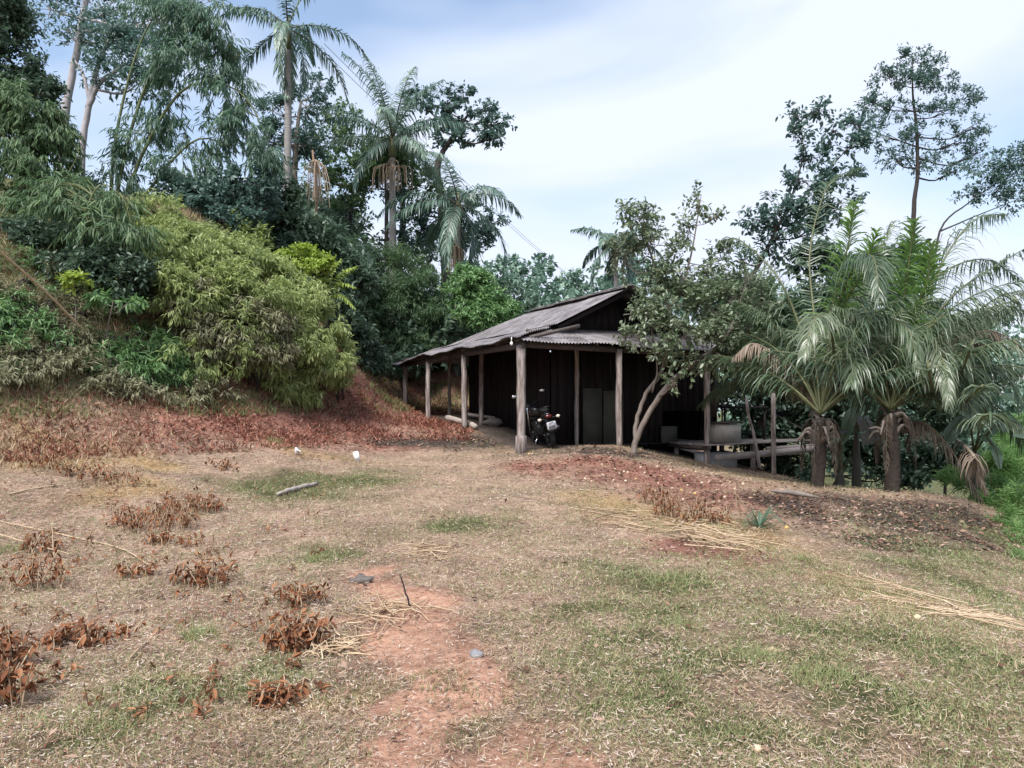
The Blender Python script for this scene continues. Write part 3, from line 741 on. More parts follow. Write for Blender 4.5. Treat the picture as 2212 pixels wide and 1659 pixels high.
# back and right walls so the inside is closed
wall_b = empty('wall', (0, 0, 0), house)
for i in range(26):
    w = 1.66 + i * .2
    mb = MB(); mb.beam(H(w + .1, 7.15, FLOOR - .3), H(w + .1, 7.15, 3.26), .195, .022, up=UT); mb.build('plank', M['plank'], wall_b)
wall_r = empty('wall', (0, 0, 0), house)
for i in range(27):
    t = 1.74 + i * .2
    mb = MB(); mb.beam(H(6.8, t + .1, FLOOR - .3), H(6.8, t + .1, 3.26), .022, .195, up=UT); mb.build('plank', M['plank'], wall_r)
mb = MB(); mb.add([H(1.55, 1.6, FLOOR - .02), H(6.8, 1.6, FLOOR - .02), H(6.8, 7.2, FLOOR - .02), H(1.55, 7.2, FLOOR - .02)], [(0, 1, 2, 3)]); mb.build('floor_slab', M['concrete'], house)
# bulb by the corner
mb = MB(); c = W(1105, 742, 16.55); mb.blob(c, (.035, .035, .045), 8, 6); mb.tube([c + np.array([0, 0, .04]), c + np.array([0, 0, .14])], .012, 5)
mb.build('light_bulb', M['white'], house)

# deck on the low side
deck = empty('deck', (0, 0, 0), house); deck['label'] = 'raised plank deck on posts at the low end of the house'
s1 = s_at(1765, 0)
for i in range(8):
    t0 = -.08 + i * .22
    mb = MB(); mb.beam(H(5.05 + rng.normal(0, .03), t0 + .1, FLOOR + .0 + rng.normal(0, .004)), H(s1 + rng.normal(0, .06), t0 + .1, FLOOR + .06 + rng.normal(0, .006)), .2, .035, jit=.004); mb.build('board', M['deckwood'], deck)
fbeam('front_beam', H(5.2, -.16, .25), H(s1 + .5, -.16, .42), .06, .17, mat='deckwood', parent=deck)
fbeam('front_beam', H(6.9, -.06, .43), H(s1 + .6, -.06, .5), .05, .1, mat='deckwood', parent=deck)
fbeam('edge_beam', H(5.08, -.1, .49), H(5.08, 1.65, .49), .06, .1, mat='beamwood', parent=deck)
for s_, t_ in ((5.2, 1.4), (6.6, .1), (6.6, 1.3), (s1 - .15, 1.4)):
    mb = MB(); mb.tube([H(s_, t_, hz(s_, t_) - .2), H(s_, t_, .52)], .07, 7); mb.build('stilt', M['post'], deck)
mb = MB(); p = H(5.55, .25, 0); mb.beam(H(5.12, .3, .05), H(6.05, .3, .05), .5, .62, jit=.012); mb.build('footing_block', M['concrete'], deck)
sp = s_at(1671, -.25); post(sp, -.25, 1.85, .06, square=False, name='deck_post')
mb = MB(); q = [W(1641, 1010, 18.9), W(1632, 960, 18.9), W(1626, 930, 18.9), W(1617, 900, 18.9), W(1612, 860, 18.9)]
mb.tube(bez(q, 12), np.linspace(.045, .035, 12), 7); mb.build('deck_post', M['post'], house, True)
wall_d = empty('wall', (0, 0, 0), house); wall_d['label'] = 'low dark plank screen behind the deck'
s = s_at(1652, 1.75)
while s < s1 + .4:
    mb = MB(); mb.beam(H(s + .1, 1.78 + rng.normal(0, .01), .3), H(s + .1, 1.78, 1.62 + rng.normal(0, .03)), .19, .02, up=UT); mb.build('plank', M['plank'], wall_d); s += .2

# things on the deck
def box_thing(name, label, cat, p0, p1, wid, thk, mat, up=(0, 0, 1), group=None, jit=.004):
    mb = MB(); mb.beam(p0, p1, wid, thk, up, jit); b = (np.asarray(p0) + np.asarray(p1)) / 2
    o = mb.thing(name, M[mat], b); return tag(o, label, cat, group)
a, b = s_at(1541, .35), s_at(1595, .35)
crate = empty('chest', H((a + b) / 2, .5, FLOOR)); tag(crate, 'pale grey box standing on the deck against the post', 'box')
mb = MB(); mb.beam(H(a, .45, FLOOR + .27), H(b, .45, FLOOR + .27), .4, .46, jit=.006); mb.build('body', M['greyboard'], crate)
mb = MB(); mb.beam(H(a - .03, .45, FLOOR + .53), H(b + .02, .45, FLOOR + .55), .46, .05, jit=.008); mb.build('lid', M['beamwood'], crate)
a, b = s_at(1552, 1.1), s_at(1645, 1.1)
tb = empty('table', H((a + b) / 2, 1.2, FLOOR)); tag(tb, 'long dark wooden table at the back of the deck', 'table')
mb = MB(); mb.beam(H(a, 1.15, 1.49), H(b, 1.15, 1.47), .6, .06); mb.build('tabletop', M['plank'], tb)
for s_ in (a + .06, b - .06):
    for t_ in (.92, 1.4):
        mb = MB(); mb.beam(H(s_, t_, FLOOR), H(s_, t_, 1.46), .05, .05); mb.build('leg', M['plank'], tb)
ch = empty('chair', H(s_at(1551, 1.55), 1.6, FLOOR)); tag(ch, 'black framed chair beside the end of the plank wall', 'chair')
c0, c1 = s_at(1536, 1.56), s_at(1560, 1.56)
for s_ in (c0, c1):
    mb = MB(); mb.beam(H(s_, 1.56, FLOOR), H(s_, 1.56, 1.86), .035, .035); mb.build('leg', M['black'], ch)
    mb = MB(); mb.beam(H(s_, 1.97, FLOOR), H(s_, 1.97, 1.02), .035, .035); mb.build('leg', M['black'], ch)
mb = MB(); mb.beam(H(c0 + .018, 1.56, 1.85), H(c1 - .018, 1.56, 1.85), .03, .04); mb.beam(H(c0 + .018, 1.56, 1.5), H(c1 - .018, 1.56, 1.5), .03, .04); mb.build('back_frame', M['black'], ch)
mb = MB(); mb.beam(H(c0, 1.77, 1.03), H(c1, 1.77, 1.03), .42, .03); mb.build('seat', M['black'], ch)
a, b = s_at(1428, 1.5), s_at(1462, 1.5)
box_thing('plywood_board', 'small pale board leaning in the dark gap under the plank wall', 'board', H(a, 1.5, FLOOR + .22), H(b, 1.5, FLOOR + .22), .03, .42, 'panel')

# logs under the side eave
def log(name, label, cat, pts, r, mat='log', group=None, sides=8):
    pts = np.array(pts); n = 10; c = bez(pts, n); c[:, 2] += rng.normal(0, r * .12, n)
    mb = MB(); mb.tube(c, np.interp(np.linspace(0, 1, n), np.linspace(0, 1, len(r) if hasattr(r, '__len__') else 2), r if hasattr(r, '__len__') else [r, r * .8]) * (1 + rng.normal(0, .06, n)), sides)
    o = mb.thing(name, M[mat], c[0], True); return tag(o, label, cat, group)
def on_ground(px, py, h): p = G(px, py); p[2] += h; return p
g1, g2 = on_ground(966, 912, .1), on_ground(1028, 930, .1)
log('log', 'pale barkless log lying across the foot of the veranda post', 'log', [g1, (g1 + g2) / 2 + np.array([0, 0, .04]), g2], .09)
g1, g2 = on_ground(1010, 906, .13), on_ground(1068, 916, .16)
log('log', 'thin grey log lying on the ground beside the house wall', 'log', [g1, g2], .055)
g1 = on_ground(1068, 921, .1)
mb = MB(); mb.blob(g1, (.28, .2, .13), 10, 7, rough=.5); o = mb.thing('cement_sack', M['cloth'], g1 - np.array([0, 0, .1]), True); tag(o, 'crumpled grey sack lying beside the house wall', 'sack')
p0, p1 = W(912, 812, 29.2), W(944, 838, 28.8)
mb = MB(); mb.beam(p0, p1, .3, .06, up=(0, -.6, .8)); o = mb.thing('board', rough_mat('pink_board', [(.4, .24, .2), (.55, .36, .3)], (4, 4, 4)), p0); tag(o, 'pinkish board lying on the red bank behind the house', 'board')

# ------------------------------------------------------------------ motorcycle, seen from behind (local: x forward, y left, z up)
def motorcycle():
    base = H(s_at(1176, 1.0), 1.0, 0); base[2] = max(hz(s_at(1176, 1.0), 1.0), .45)
    root = empty('motorcycle', base); tag(root, 'black motorcycle parked on its side stand in the dark veranda', 'motorcycle')
    def B(mb, name, mat, parent=root, smooth=True): return link(name, mb.mesh(name, M[mat], smooth), parent)
    def wheel(x, r, wd):
        w = empty('wheel', (0, 0, 0), root)
        ang = np.linspace(0, 2 * np.pi, 25)
        c = np.c_[x + np.cos(ang) * (r - .045), np.zeros(25), r + np.sin(ang) * (r - .045)]
        def ring(rad, tr, sides):
            mb = MB(); V = []; Fs = []; n = 24
            for i in range(n):
                a = i / n * 2 * np.pi; cx = np.array([x + math.cos(a) * rad, 0, r + math.sin(a) * rad]); u = np.array([math.cos(a), 0, math.sin(a)])
                for j in range(sides):
                    b = j / sides * 2 * np.pi; V.append(cx + u * math.cos(b) * tr + np.array([0, 1, 0]) * math.sin(b) * tr * wd)
            for i in range(n):
                for j in range(sides): Fs.append((i * sides + j, ((i + 1) % n) * sides + j, ((i + 1) % n) * sides + (j + 1) % sides, i * sides + (j + 1) % sides))
            mb.add(V, Fs); return mb
        B(ring(r - .05, .05, 8), 'tyre', 'rubber', w); B(ring(r - .105, .02, 6), 'rim', 'black', w)
        mb = MB(); mb.tube([(x, -.07, r), (x, .07, r)], .06, 10)
        for k in range(16):
            a = k / 16 * 6.283; mb.tube([(x, (.04 if k % 2 else -.04), r), (x + math.cos(a) * (r - .11), 0, r + math.sin(a) * (r - .11))], .004, 4)
        B(mb, 'hub', 'black', w)
    wheel(-.62, .3, 1.15); wheel(.66, .3, .9)
    mb = MB()
    for sy in (-1, 1): mb.tube([(-.62, sy * .1, .3), (-.1, sy * .09, .38)], .022, 6)
    B(mb, 'swingarm', 'black')
    for sy in (-1, 1):
        mb = MB(); mb.tube([(-.55, sy * .13, .33), (-.42, sy * .12, .68)], .018, 6); n = 40
        a = np.linspace(0, 9 * 6.283, n * 3); f = np.linspace(.15, .85, n * 3)
        mb.tube(np.c_[-.55 + .13 * f + np.cos(a) * .03, sy * (.13 - .01 * f) + np.sin(a) * .03, .33 + .35 * f], .006, 4); B(mb, 'shock_absorber', 'black')
    mb = MB(); mb.tube(bez([(.5, 0, .86), (.2, 0, .74), (-.1, 0, .68), (-.75, 0, .78)], 10), .035, 6); mb.tube(bez([(.48, 0, .8), (.32, 0, .4), (.05, 0, .28), (-.12, 0, .38)], 10), .03, 6); B(mb, 'frame', 'black')
    mb = MB(); mb.blob((.08, 0, .42), (.2, .14, .16), 10, 8); mb.blob((.2, 0, .5), (.09, .1, .14), 8, 6); B(mb, 'engine', 'black')
    mb = MB(); mb.blob((.22, 0, .86), (.28, .15, .14), 12, 8); B(mb, 'fuel_tank', 'blackpaint')
    mb = MB(); mb.blob((-.28, 0, .82), (.42, .14, .08), 12, 8); mb.blob((-.55, 0, .87), (.2, .13, .07), 12, 8); B(mb, 'seat', 'rubber')
    mb = MB(); mb.blob((-.68, 0, .78), (.22, .1, .08), 12, 8); B(mb, 'tail_fairing', 'blackpaint')
    mb = MB(); mb.tube(bez([(-.5, .11, .93), (-.8, .11, .95), (-.9, 0, .96), (-.8, -.11, .95), (-.5, -.11, .93)], 16), .012, 6); B(mb, 'grab_rail', 'black')
    mb = MB(); P_ = bez([(-.62, 0, .66), (-.82, 0, .66), (-.94, 0, .52), (-.98, 0, .4)], 10)
    for i in range(9): mb.beam(P_[i], P_[i + 1], .17, .012, up=(0, 0, 1))
    B(mb, 'rear_fender', 'black', smooth=False)
    mb = MB(); mb.blob((-.9, 0, .74), (.04, .09, .05), 10, 6); B(mb, 'tail_light', 'redglass')
    for sy in (-1, 1):
        mb = MB(); mb.tube([(-.86, sy * .05, .7), (-.88, sy * .19, .7)], .012, 5); B(mb, 'indicator_arm', 'black')
        mb = MB(); mb.blob((-.89, sy * .22, .7), (.03, .05, .035), 8, 6); B(mb, 'indicator', 'amber')
    # number plate with two rows
    pl = MB(); n = 20; V = []; hw, hh, cr = .11, .09, .028
    for k in range(n):
        q = k // 5; a = (q * 90 + (k % 5) * 22.5) * math.pi / 180
        cxy = [(1, 1), (-1, 1), (-1, -1), (1, -1)][q]
        V.append((cxy[0] * (hw - cr) + cr * math.cos(a), cxy[1] * (hh - cr) + cr * math.sin(a)))
    pts = []
    for dx in (0, .004):
        pts += [(-.985 - dx + .0 * v, -u, .53 + v) for u, v in V]
    Fs = [(k, (k + 1) % n, n + (k + 1) % n, n + k) for k in range(n)]
    c0 = len(pts); pts += [(-.985, 0, .53), (-.989, 0, .53)]
    Fs += [(c0, (k + 1) % n, k, k) for k in range(n)] + [(c0 + 1, n + k, n + (k + 1) % n, n + (k + 1) % n) for k in range(n)]
    pl.add(pts, Fs); plate = B(pl, 'number_plate', 'plate', smooth=False)
    for txt, z, sz in (('IXT', .578, .075), ('4008', .503, .075)):
        cu = bpy.data.curves.new('lettering', 'FONT'); cu.body = txt; cu.size = sz; cu.align_x = 'CENTER'; cu.align_y = 'CENTER'; cu.extrude = .001; cu.offset = .002
        to = bpy.data.objects.new('tmp', cu); COL.objects.link(to)
        me = bpy.data.meshes.new_from_object(to.evaluated_get(bpy.context.evaluated_depsgraph_get())); bpy.data.objects.remove(to)
        me.name = 'lettering'; me.materials.clear(); me.materials.append(M['ink'])
        o = link('lettering', me, plate); o.location = (-.9915, 0, z); o.rotation_euler = (math.radians(90), 0, math.radians(-90))
    mb = MB(); mb.tube(bez([(.15, -.1, .3), (-.1, -.15, .25), (-.4, -.17, .34), (-.85, -.18, .46)], 12), [.025, .025, .025, .03, .05, .055, .055, .055, .055, .055, .052, .045], 9); B(mb, 'exhaust', 'black')
    for sy in (-1, 1):
        mb = MB(); mb.tube([(.66, sy * .09, .3), (.46, sy * .09, .95)], .022, 7); B(mb, 'fork', 'chrome')
    mb = MB(); mb.tube(bez([(.36, .36, 1.06), (.44, .2, 1.07), (.46, 0, 1.0), (.44, -.2, 1.07), (.36, -.36, 1.06)], 14), .014, 6); B(mb, 'handlebar', 'black')
    for sy in (-1, 1):
        mb = MB(); mb.tube([(.36, sy * .24, 1.06), (.36, sy * .37, 1.055)], .02, 7); B(mb, 'grip', 'rubber')
        mi = MB(); mi.tube([(.42, sy * .22, 1.07), (.4, sy * .33, 1.25)], .007, 5); m_ = B(mi, 'mirror', 'black')
        mg = MB(); mg.blob((.39, sy * .35, 1.28), (.02, .07, .045), 10, 6); B(mg, 'mirror_glass', 'chrome', m_)
    mb = MB(); mb.blob((.6, 0, .94), (.09, .11, .12), 10, 8); B(mb, 'headlight', 'blackpaint')
    mb = MB(); mb.tube(bez([(.3, 0, .66), (.5, 0, .68), (.72, 0, .66), (.92, 0, .5)], 8), .05, 6); B(mb, 'front_fender', 'blackpaint')
    mb = MB(); mb.tube([(.0, .1, .28), (-.04, .26, .03)], .012, 5); B(mb, 'side_stand', 'chrome')
    for sy in (-1, 1):
        mb = MB(); mb.tube([(-.2, sy * .12, .34), (-.2, sy * .27, .34)], .014, 6); B(mb, 'foot_peg', 'rubber')
    yaw = math.atan2(.97, -.24)
    root.rotation_euler = (Matrix.Rotation(yaw, 3, 'Z') @ Matrix.Rotation(math.radians(-13), 3, 'X')).to_euler()
    return root
motorcycle()

# ------------------------------------------------------------------ vegetation
M['lf_blue'] = leaf_mat('leaf_bluegreen', [(.05, .095, .085), (.095, .16, .135), (.16, .23, .195)], trans=.34, rough=.4, spec=.5)
M['lf_dark'] = leaf_mat('leaf_dark', [(.035, .062, .045), (.075, .12, .08), (.13, .185, .12)], trans=.3, rough=.42, spec=.45)
M['lf_mid'] = leaf_mat('leaf_mid', [(.05, .095, .05), (.11, .18, .09), (.19, .27, .13)], trans=.34)
M['lf_bamboo'] = leaf_mat('leaf_bamboo', [(.05, .1, .065), (.09, .165, .11), (.15, .24, .16), (.22, .3, .22)], trans=.36, rough=.42, spec=.45)
M['lf_yellow'] = leaf_mat('leaf_yellowgreen', [(.11, .145, .055), (.22, .275, .105), (.34, .4, .16), (.46, .51, .27)], trans=.4)
M['lf_brownish'] = leaf_mat('leaf_brownish', [(.08, .075, .045), (.15, .145, .08), (.23, .23, .135), (.33, .33, .22)], trans=.25, rough=.65)
M['lf_lime'] = leaf_mat('leaf_lime', [(0.159, 0.225, 0.0397), (0.291, 0.383, 0.0794), (0.45, 0.529, 0.159)], trans=.35)
M['lf_fresh'] = leaf_mat('leaf_fresh', [(0.069, 0.138, 0.0552), (0.138, 0.248, 0.0966), (0.235, 0.359, 0.166)], trans=.33)
M['lf_fruit'] = leaf_mat('leaf_fruit_tree', [(.085, .125, .07), (.14, .185, .105), (.21, .25, .16), (.4, .43, .34)], trans=.32, rough=.38, spec=.5, pos=[0, .4, .78, 1])
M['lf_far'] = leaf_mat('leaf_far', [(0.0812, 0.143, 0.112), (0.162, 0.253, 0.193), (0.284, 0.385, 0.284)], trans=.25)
M['lf_bright'] = leaf_mat('leaf_bright', [(.12, .22, .07), (.2, .34, .12), (.3, .45, .2)], trans=.42)

# --- left: tall trees on the hill
leafy('tall_tree', 'tall slender tree with pale trunk, leftmost of the pair rising behind the bamboo', 'tree',
      [(230, 20, 27, 130, 55), (330, 40, 27, 110, 60), (150, 70, 27, 50, 50), (110, 20, 27, 60, 40), (250, 80, 27, 80, 45), (420, 10, 27, 90, 45), (300, -60, 27, 160, 60)],
      800, 7, .15, .06, .38, M['lf_blue'], [(118, 520, 27, .17), (130, 330, 27, .15), (152, 180, 27, .13), (176, 60, 27, .11), (195, -60, 27, .08)], 'bark_pale', OVAL, sub=12, subr=.25)
leafy('tall_tree', 'slender grey tree forking above the bamboo thicket', 'tree',
      [(255, 110, 25, 70, 45), (330, 130, 25, 80, 50), (240, 60, 25, 70, 40), (300, 180, 25, 60, 40), (390, 90, 25, 70, 50), (215, 170, 25, 40, 30)],
      650, 7, .16, .065, .38, M['lf_blue'], [[(170, 520, 25, .12), (178, 330, 25, .11), (192, 230, 25, .1), (212, 140, 25, .07), (240, 80, 25, .05)], [(190, 235, 25, .1), (215, 180, 25, .08), (268, 140, 25, .05)], [(192, 215, 25, .06), (180, 160, 25, .045), (160, 130, 25, .03)]], 'bark_pale', OVAL, sub=8, subr=.35)
leafy('tree', 'dark leafy tree cut by the upper left edge of the picture', 'tree',
      [(0, 60, 19, 55, 80), (30, 140, 19, 50, 50), (-10, 200, 19, 70, 60), (60, 175, 19, 45, 30), (-40, 0, 19, 90, 60), (15, 10, 19, 40, 50), (85, 205, 19, 40, 25)],
      1900, 7, .13, .06, .28, M['lf_dark'], [(-60, 640, 19, .2), (-40, 300, 19, .16), (-10, 60, 19, .1)], 'bark_grey', OVAL, sub=9, tone=(.1, .9))
# bamboo clump with arching culms
def bamboo(label, culms, clumps, n_twigs, mat, L=.24, Wd=.032, twig=.25, per=8, droop=.5, base=None, tone=None, **kw):
    cl = [px_clump(*c) for c in clumps]
    P, D, N, Ls, Ws, tint, (B, TD, subs, C) = crown_leaves(cl, n_twigs, per, L, Wd, twig, grav=.75, up=-.1, spread=.6, sub=10, subr=.42, droop_all=droop, **kw)
    first = np.array([W(*c[:3]) for c in culms[0]]); b = first[0]
    root = empty('bamboo', b); tag(root, label, 'bamboo')
    V, Fa, k = leaf_arrays(P, D, N, Ls, Ws, LANCE)
    if tone: tint = tone[0] + tint * (tone[1] - tone[0])
    link('crown', mesh_uniform('crown', V - b, Fa, np.repeat(tint, k), False, (mat,)), root)
    allp = []
    for cu in culms:
        q = np.array([W(*c[:3]) for c in cu]); c = bez(q, 16); allp.append(c)
        mb = MB(); mb.tube(c, np.linspace(cu[0][3], .008, 16), 7); mb.build('culm', M['bamboo_culm'], root, True)
    ap = np.vstack(allp)
    for s in subs.reshape(-1, 3):
        j = np.linalg.norm(ap - s, axis=1).argmin(); mb = MB()
        mb.tube(bez([ap[j], (ap[j] + s) / 2 + np.array([0, 0, .1]), s], 5), np.linspace(.012, .005, 5), 4, cap=False)
        mb.build('branch', M['bamboo_culm'], root)
    return root
M['bamboo_culm'] = rough_mat('bamboo_culm', [(.05, .07, .03), (.12, .14, .06), (.2, .2, .1)], (6, 6, 3), bump=.2, rough=.5)
bamboo('tall green bamboo arching to the upper right over the left bank',
       [[(240, 520, 21, .06), (270, 330, 21, .05), (340, 130, 21, .04), (430, 60, 21, .03), (520, 120, 21, .01)],
        [(250, 520, 21, .06), (300, 350, 21, .05), (400, 190, 21, .04), (520, 200, 21, .03), (590, 330, 21, .01)],
        [(235, 520, 21, .06), (250, 300, 21, .05), (300, 100, 21, .04), (370, -20, 21, .02)],
        [(260, 520, 21, .06), (330, 400, 21, .05), (430, 300, 21, .03), (540, 340, 21, .01)]],
       [(420, 60, 21, 80, 55), (400, 150, 21, 95, 55), (480, 200, 21, 70, 55), (350, 230, 21, 70, 45), (440, 290, 21, 85, 45), (310, 310, 21, 60, 45), (530, 270, 21, 50, 50), (480, 110, 21, 50, 60), (390, 360, 21, 80, 35), (250, 390, 21, 60, 50), (570, 340, 21, 45, 40), (340, 20, 21, 80, 40), (470, 30, 21, 60, 40)],
       1500, M['lf_bamboo'], L=.25, Wd=.032, twig=.3)
bamboo('dense mid green bamboo thicket on the far left slope',
       [[(40, 560, 17.5, .05), (50, 400, 17.5, .04), (80, 260, 17.5, .03), (140, 220, 17.5, .01)], [(100, 560, 17.5, .05), (130, 420, 17.5, .04), (170, 330, 17.5, .01)], [(-20, 560, 17.5, .05), (-10, 380, 17.5, .04), (10, 230, 17.5, .01)]],
       [(60, 230, 17.5, 70, 50), (110, 270, 17.5, 50, 50), (20, 300, 17.5, 80, 60), (90, 340, 17.5, 80, 55), (30, 400, 17.5, 90, 55), (140, 400, 17.5, 70, 50), (60, 460, 17.5, 110, 50), (190, 430, 17.5, 60, 40), (-20, 220, 17.5, 60, 60), (170, 470, 17.5, 80, 40), (20, 480, 16.8, 90, 40), (-20, 440, 17, 80, 50), (100, 500, 16.6, 80, 35), (230, 500, 17, 60, 40)],
       4600, M['lf_mid'], L=.17, Wd=.03, twig=.2, tone=(.15, 1))
bamboo('long leaved bamboo sprays hanging below the tall culms',
       [[(170, 620, 15.8, .03), (180, 480, 15.8, .025), (215, 400, 15.8, .015), (260, 420, 15.8, .008)]],
       [(170, 400, 16.4, 60, 26), (235, 440, 16, 50, 40), (280, 480, 15.8, 40, 40), (140, 450, 16, 60, 30), (200, 490, 15.6, 60, 26), (100, 410, 16.4, 50, 26)],
       300, M['lf_mid'], L=.27, Wd=.036, twig=.35, per=7)
leafy('shrub', 'dark blue green shrub in shade below the bamboo thicket', 'shrub',
      [(60, 520, 16.2, 80, 35), (140, 540, 16, 70, 40), (220, 560, 15.8, 70, 45), (250, 620, 15.8, 60, 45), (160, 590, 15.6, 70, 35), (300, 590, 16, 70, 50), (10, 510, 16.4, 60, 30)],
      1700, 6, .13, .055, .2, M['lf_dark'], None, 'bark_dark', OVAL, sub=8)

# --- the overgrown bank: yellow green arching shrubs
def seat(px, py, rx, ry):
    c = G(px, py + ry * .7); d = c[1]; return (c + np.array([0, -.05, ry * d / F * .55]), np.array([rx * d / F, (rx + ry) / 2 * d / F, ry * d / F]), (rx * ry) ** .8)
def bank_shrub(label, clumps, n, mat, L=.15, Wd=.03, per=7, twig=.2, tone=None, name='bank_shrub'):
    cl = [px_clump(*c) if len(c) == 5 else seat(*c) for c in clumps]
    P, D, N, Ls, Ws, tint, (B, TD, subs, C) = crown_leaves(cl, n, per, L, Wd, twig, grav=.7, up=.1, spread=.75, sub=13, subr=.33, droop_all=.15, shell=.7)
    b = C[np.argmin(C[:, 2])].copy(); b[2] = z1(b[0], b[1])
    root = empty(name, b); tag(root, label, 'shrub')
    V, Fa, k = leaf_arrays(P, D, N, Ls, Ws, LANCE)
    if tone: tint = tone[0] + tint * (tone[1] - tone[0])
    link('foliage', mesh_uniform('foliage', V - b, Fa, np.repeat(tint, k), False, (mat,)), root)
    mb = MB()
    for i in range(len(C)):
        g = C[i].copy(); g[1] += .6; g[2] = z1(g[0], g[1]) - .05
        for s in subs[i][:7]:
            mb.tube(bez([g, (g + s) / 2 + np.array([0, -.1, .25]), s], 6), np.linspace(.014, .004, 6), 4, cap=False)
    mb.build('stem', M['bark_dark'], root)
    return root
bank_shrub('tall pale yellow green shrub on the crest of the left bank', [(220, 600, 15.8, 60, 35), (440, 515, 19, 60, 24), (500, 530, 19.5, 50, 24), (410, 540, 18.4, 60, 30), (400, 520, 18, 60, 30), (250, 510, 17.2, 50, 30), (380, 460, 18.2, 26, 24), (330, 455, 17.6, 44, 26), (290, 510, 17.4, 60, 30), (370, 500, 17.6, 50, 30), (260, 540, 17, 60, 35), (340, 540, 16.8, 80, 40), (300, 580, 16.4, 70, 35)], 3000, M['lf_yellow'], tone=(.1, .95))
bank_shrub('yellow green shrub along the middle of the bank crest', [(470, 545, 18.4, 70, 26), (550, 565, 18.8, 60, 26), (360, 610, 16.2, 60, 40), (520, 620, 17.2, 70, 35), (420, 640, 16.4, 60, 35), (430, 530, 17.6, 70, 40), (490, 560, 17.8, 70, 40), (400, 580, 17, 70, 40), (470, 600, 17.2, 70, 40), (540, 570, 18.2, 60, 35)], 3000, M['lf_yellow'])
bank_shrub('rounded yellow green shrub hanging over the right end of the bank', [(590, 600, 18.4, 60, 40), (640, 650, 18.4, 70, 45), (690, 700, 18.6, 55, 50), (720, 760, 18.6, 40, 45), (650, 740, 17.9, 70, 50), (730, 800, 18.8, 25, 30), (680, 790, 18.2, 50, 35), (600, 640, 17.9, 60, 35), (580, 780, 17.3, 50, 35)], 3000, M['lf_yellow'], tone=(.25, 1))
bank_shrub('brownish half dry creeper covering the middle of the bank face', [(440, 660, 16.6, 90, 50), (520, 640, 17.2, 80, 45), (560, 700, 17, 80, 45), (470, 730, 16.5, 90, 45), (560, 760, 16.9, 70, 40), (400, 720, 16.2, 60, 45), (600, 720, 17.3, 60, 40)], 2300, M['lf_brownish'], tone=(.15, 1))
bank_shrub('green creeper mixed into the dry face of the bank', [(380, 650, 16, 50, 50), (420, 770, 15.8, 60, 40), (520, 700, 16.5, 60, 50), (450, 620, 16.6, 60, 35), (590, 660, 17, 60, 40), (540, 770, 16.5, 60, 40)], 500, M['lf_yellow'], tone=(.0, .7))
bank_shrub('bright yellow green tussock hanging at the foot of the bank', [(620, 790, 17.2, 40, 30), (600, 830, 30, 26), (650, 850, 34, 22), (580, 800, 30, 24), (630, 840, 26, 30)], 560, M['lf_yellow'], L=.2, tone=(.3, 1))
bank_shrub('pale green feathery shrub low on the left bank', [(250, 770, 40, 20), (300, 760, 44, 24), (350, 780, 40, 26), (390, 810, 28, 16), (320, 810, 50, 18), (280, 800, 40, 14), (360, 745, 36, 24), (220, 790, 34, 12)], 900, M['lf_fresh'], L=.17, Wd=.028)
bank_shrub('bright green low plants on the far left slope', [(20, 690, 40, 20), (60, 715, 34, 16), (10, 745, 46, 16), (95, 700, 30, 14), (40, 650, 30, 14), (120, 740, 34, 12)], 560, M['lf_fresh'], L=.13, tone=(.2, .9))
bank_shrub('dull green weeds along the foot of the left slope', [(180, 770, 50, 16), (120, 785, 56, 16), (230, 815, 44, 16), (60, 800, 60, 16), (10, 810, 50, 14), (160, 720, 36, 14), (300, 850, 60, 14), (400, 850, 60, 14), (480, 840, 50, 16)], 1100, M['lf_brownish'], L=.12, tone=(.2, 1))
leafy('seedling', 'small bright yellow green sapling on the shaded bank', 'sapling', [(165, 610, 14.6, 22, 12), (150, 605, 14.6, 12, 10)], 40, 6, .13, .05, .1, M['lf_lime'], None, 'bark_grey', OVAL, sub=4)
leafy('seedling', 'small broad leaved plant in the dark hollow of the bank', 'sapling', [(275, 655, 15.2, 22, 14), (215, 640, 14.9, 30, 8)], 40, 5, .2, .06, .1, M['lf_fresh'], None, 'bark_grey', LANCE, sub=4, grav=.8)

for nm, lb, mt, cnt, tn, zone in (('slope_plants', 'grey green weeds growing over the left slope', 'lf_brownish', 70, 1700, (0, 280, 560, 860)), ('slope_seedlings', 'small green plants sprinkled over the left slope', 'lf_fresh', 40, 700, (0, 330, 560, 820))):
    cl = []
    for i in range(cnt):
        q = G(rng.uniform(zone[0] - 60, zone[1]), rng.uniform(zone[2], zone[3]))
        if q[1] < 40: cl.append((q + np.array([0, 0, .08]), np.array([.3, .3, .16]), 1.0))
    P, D, N, Ls, Ws, tint, _ = crown_leaves(cl, tn, 6, .13, .022, .14, grav=.4, sub=6, up=.5)
    V, Fa, k = leaf_arrays(P, D, N, Ls, Ws, LANCE)
    tag(link(nm, mesh_uniform(nm, V, Fa, np.repeat(tint, k), False, (M[mt],))), lb, 'weeds', kind='stuff')

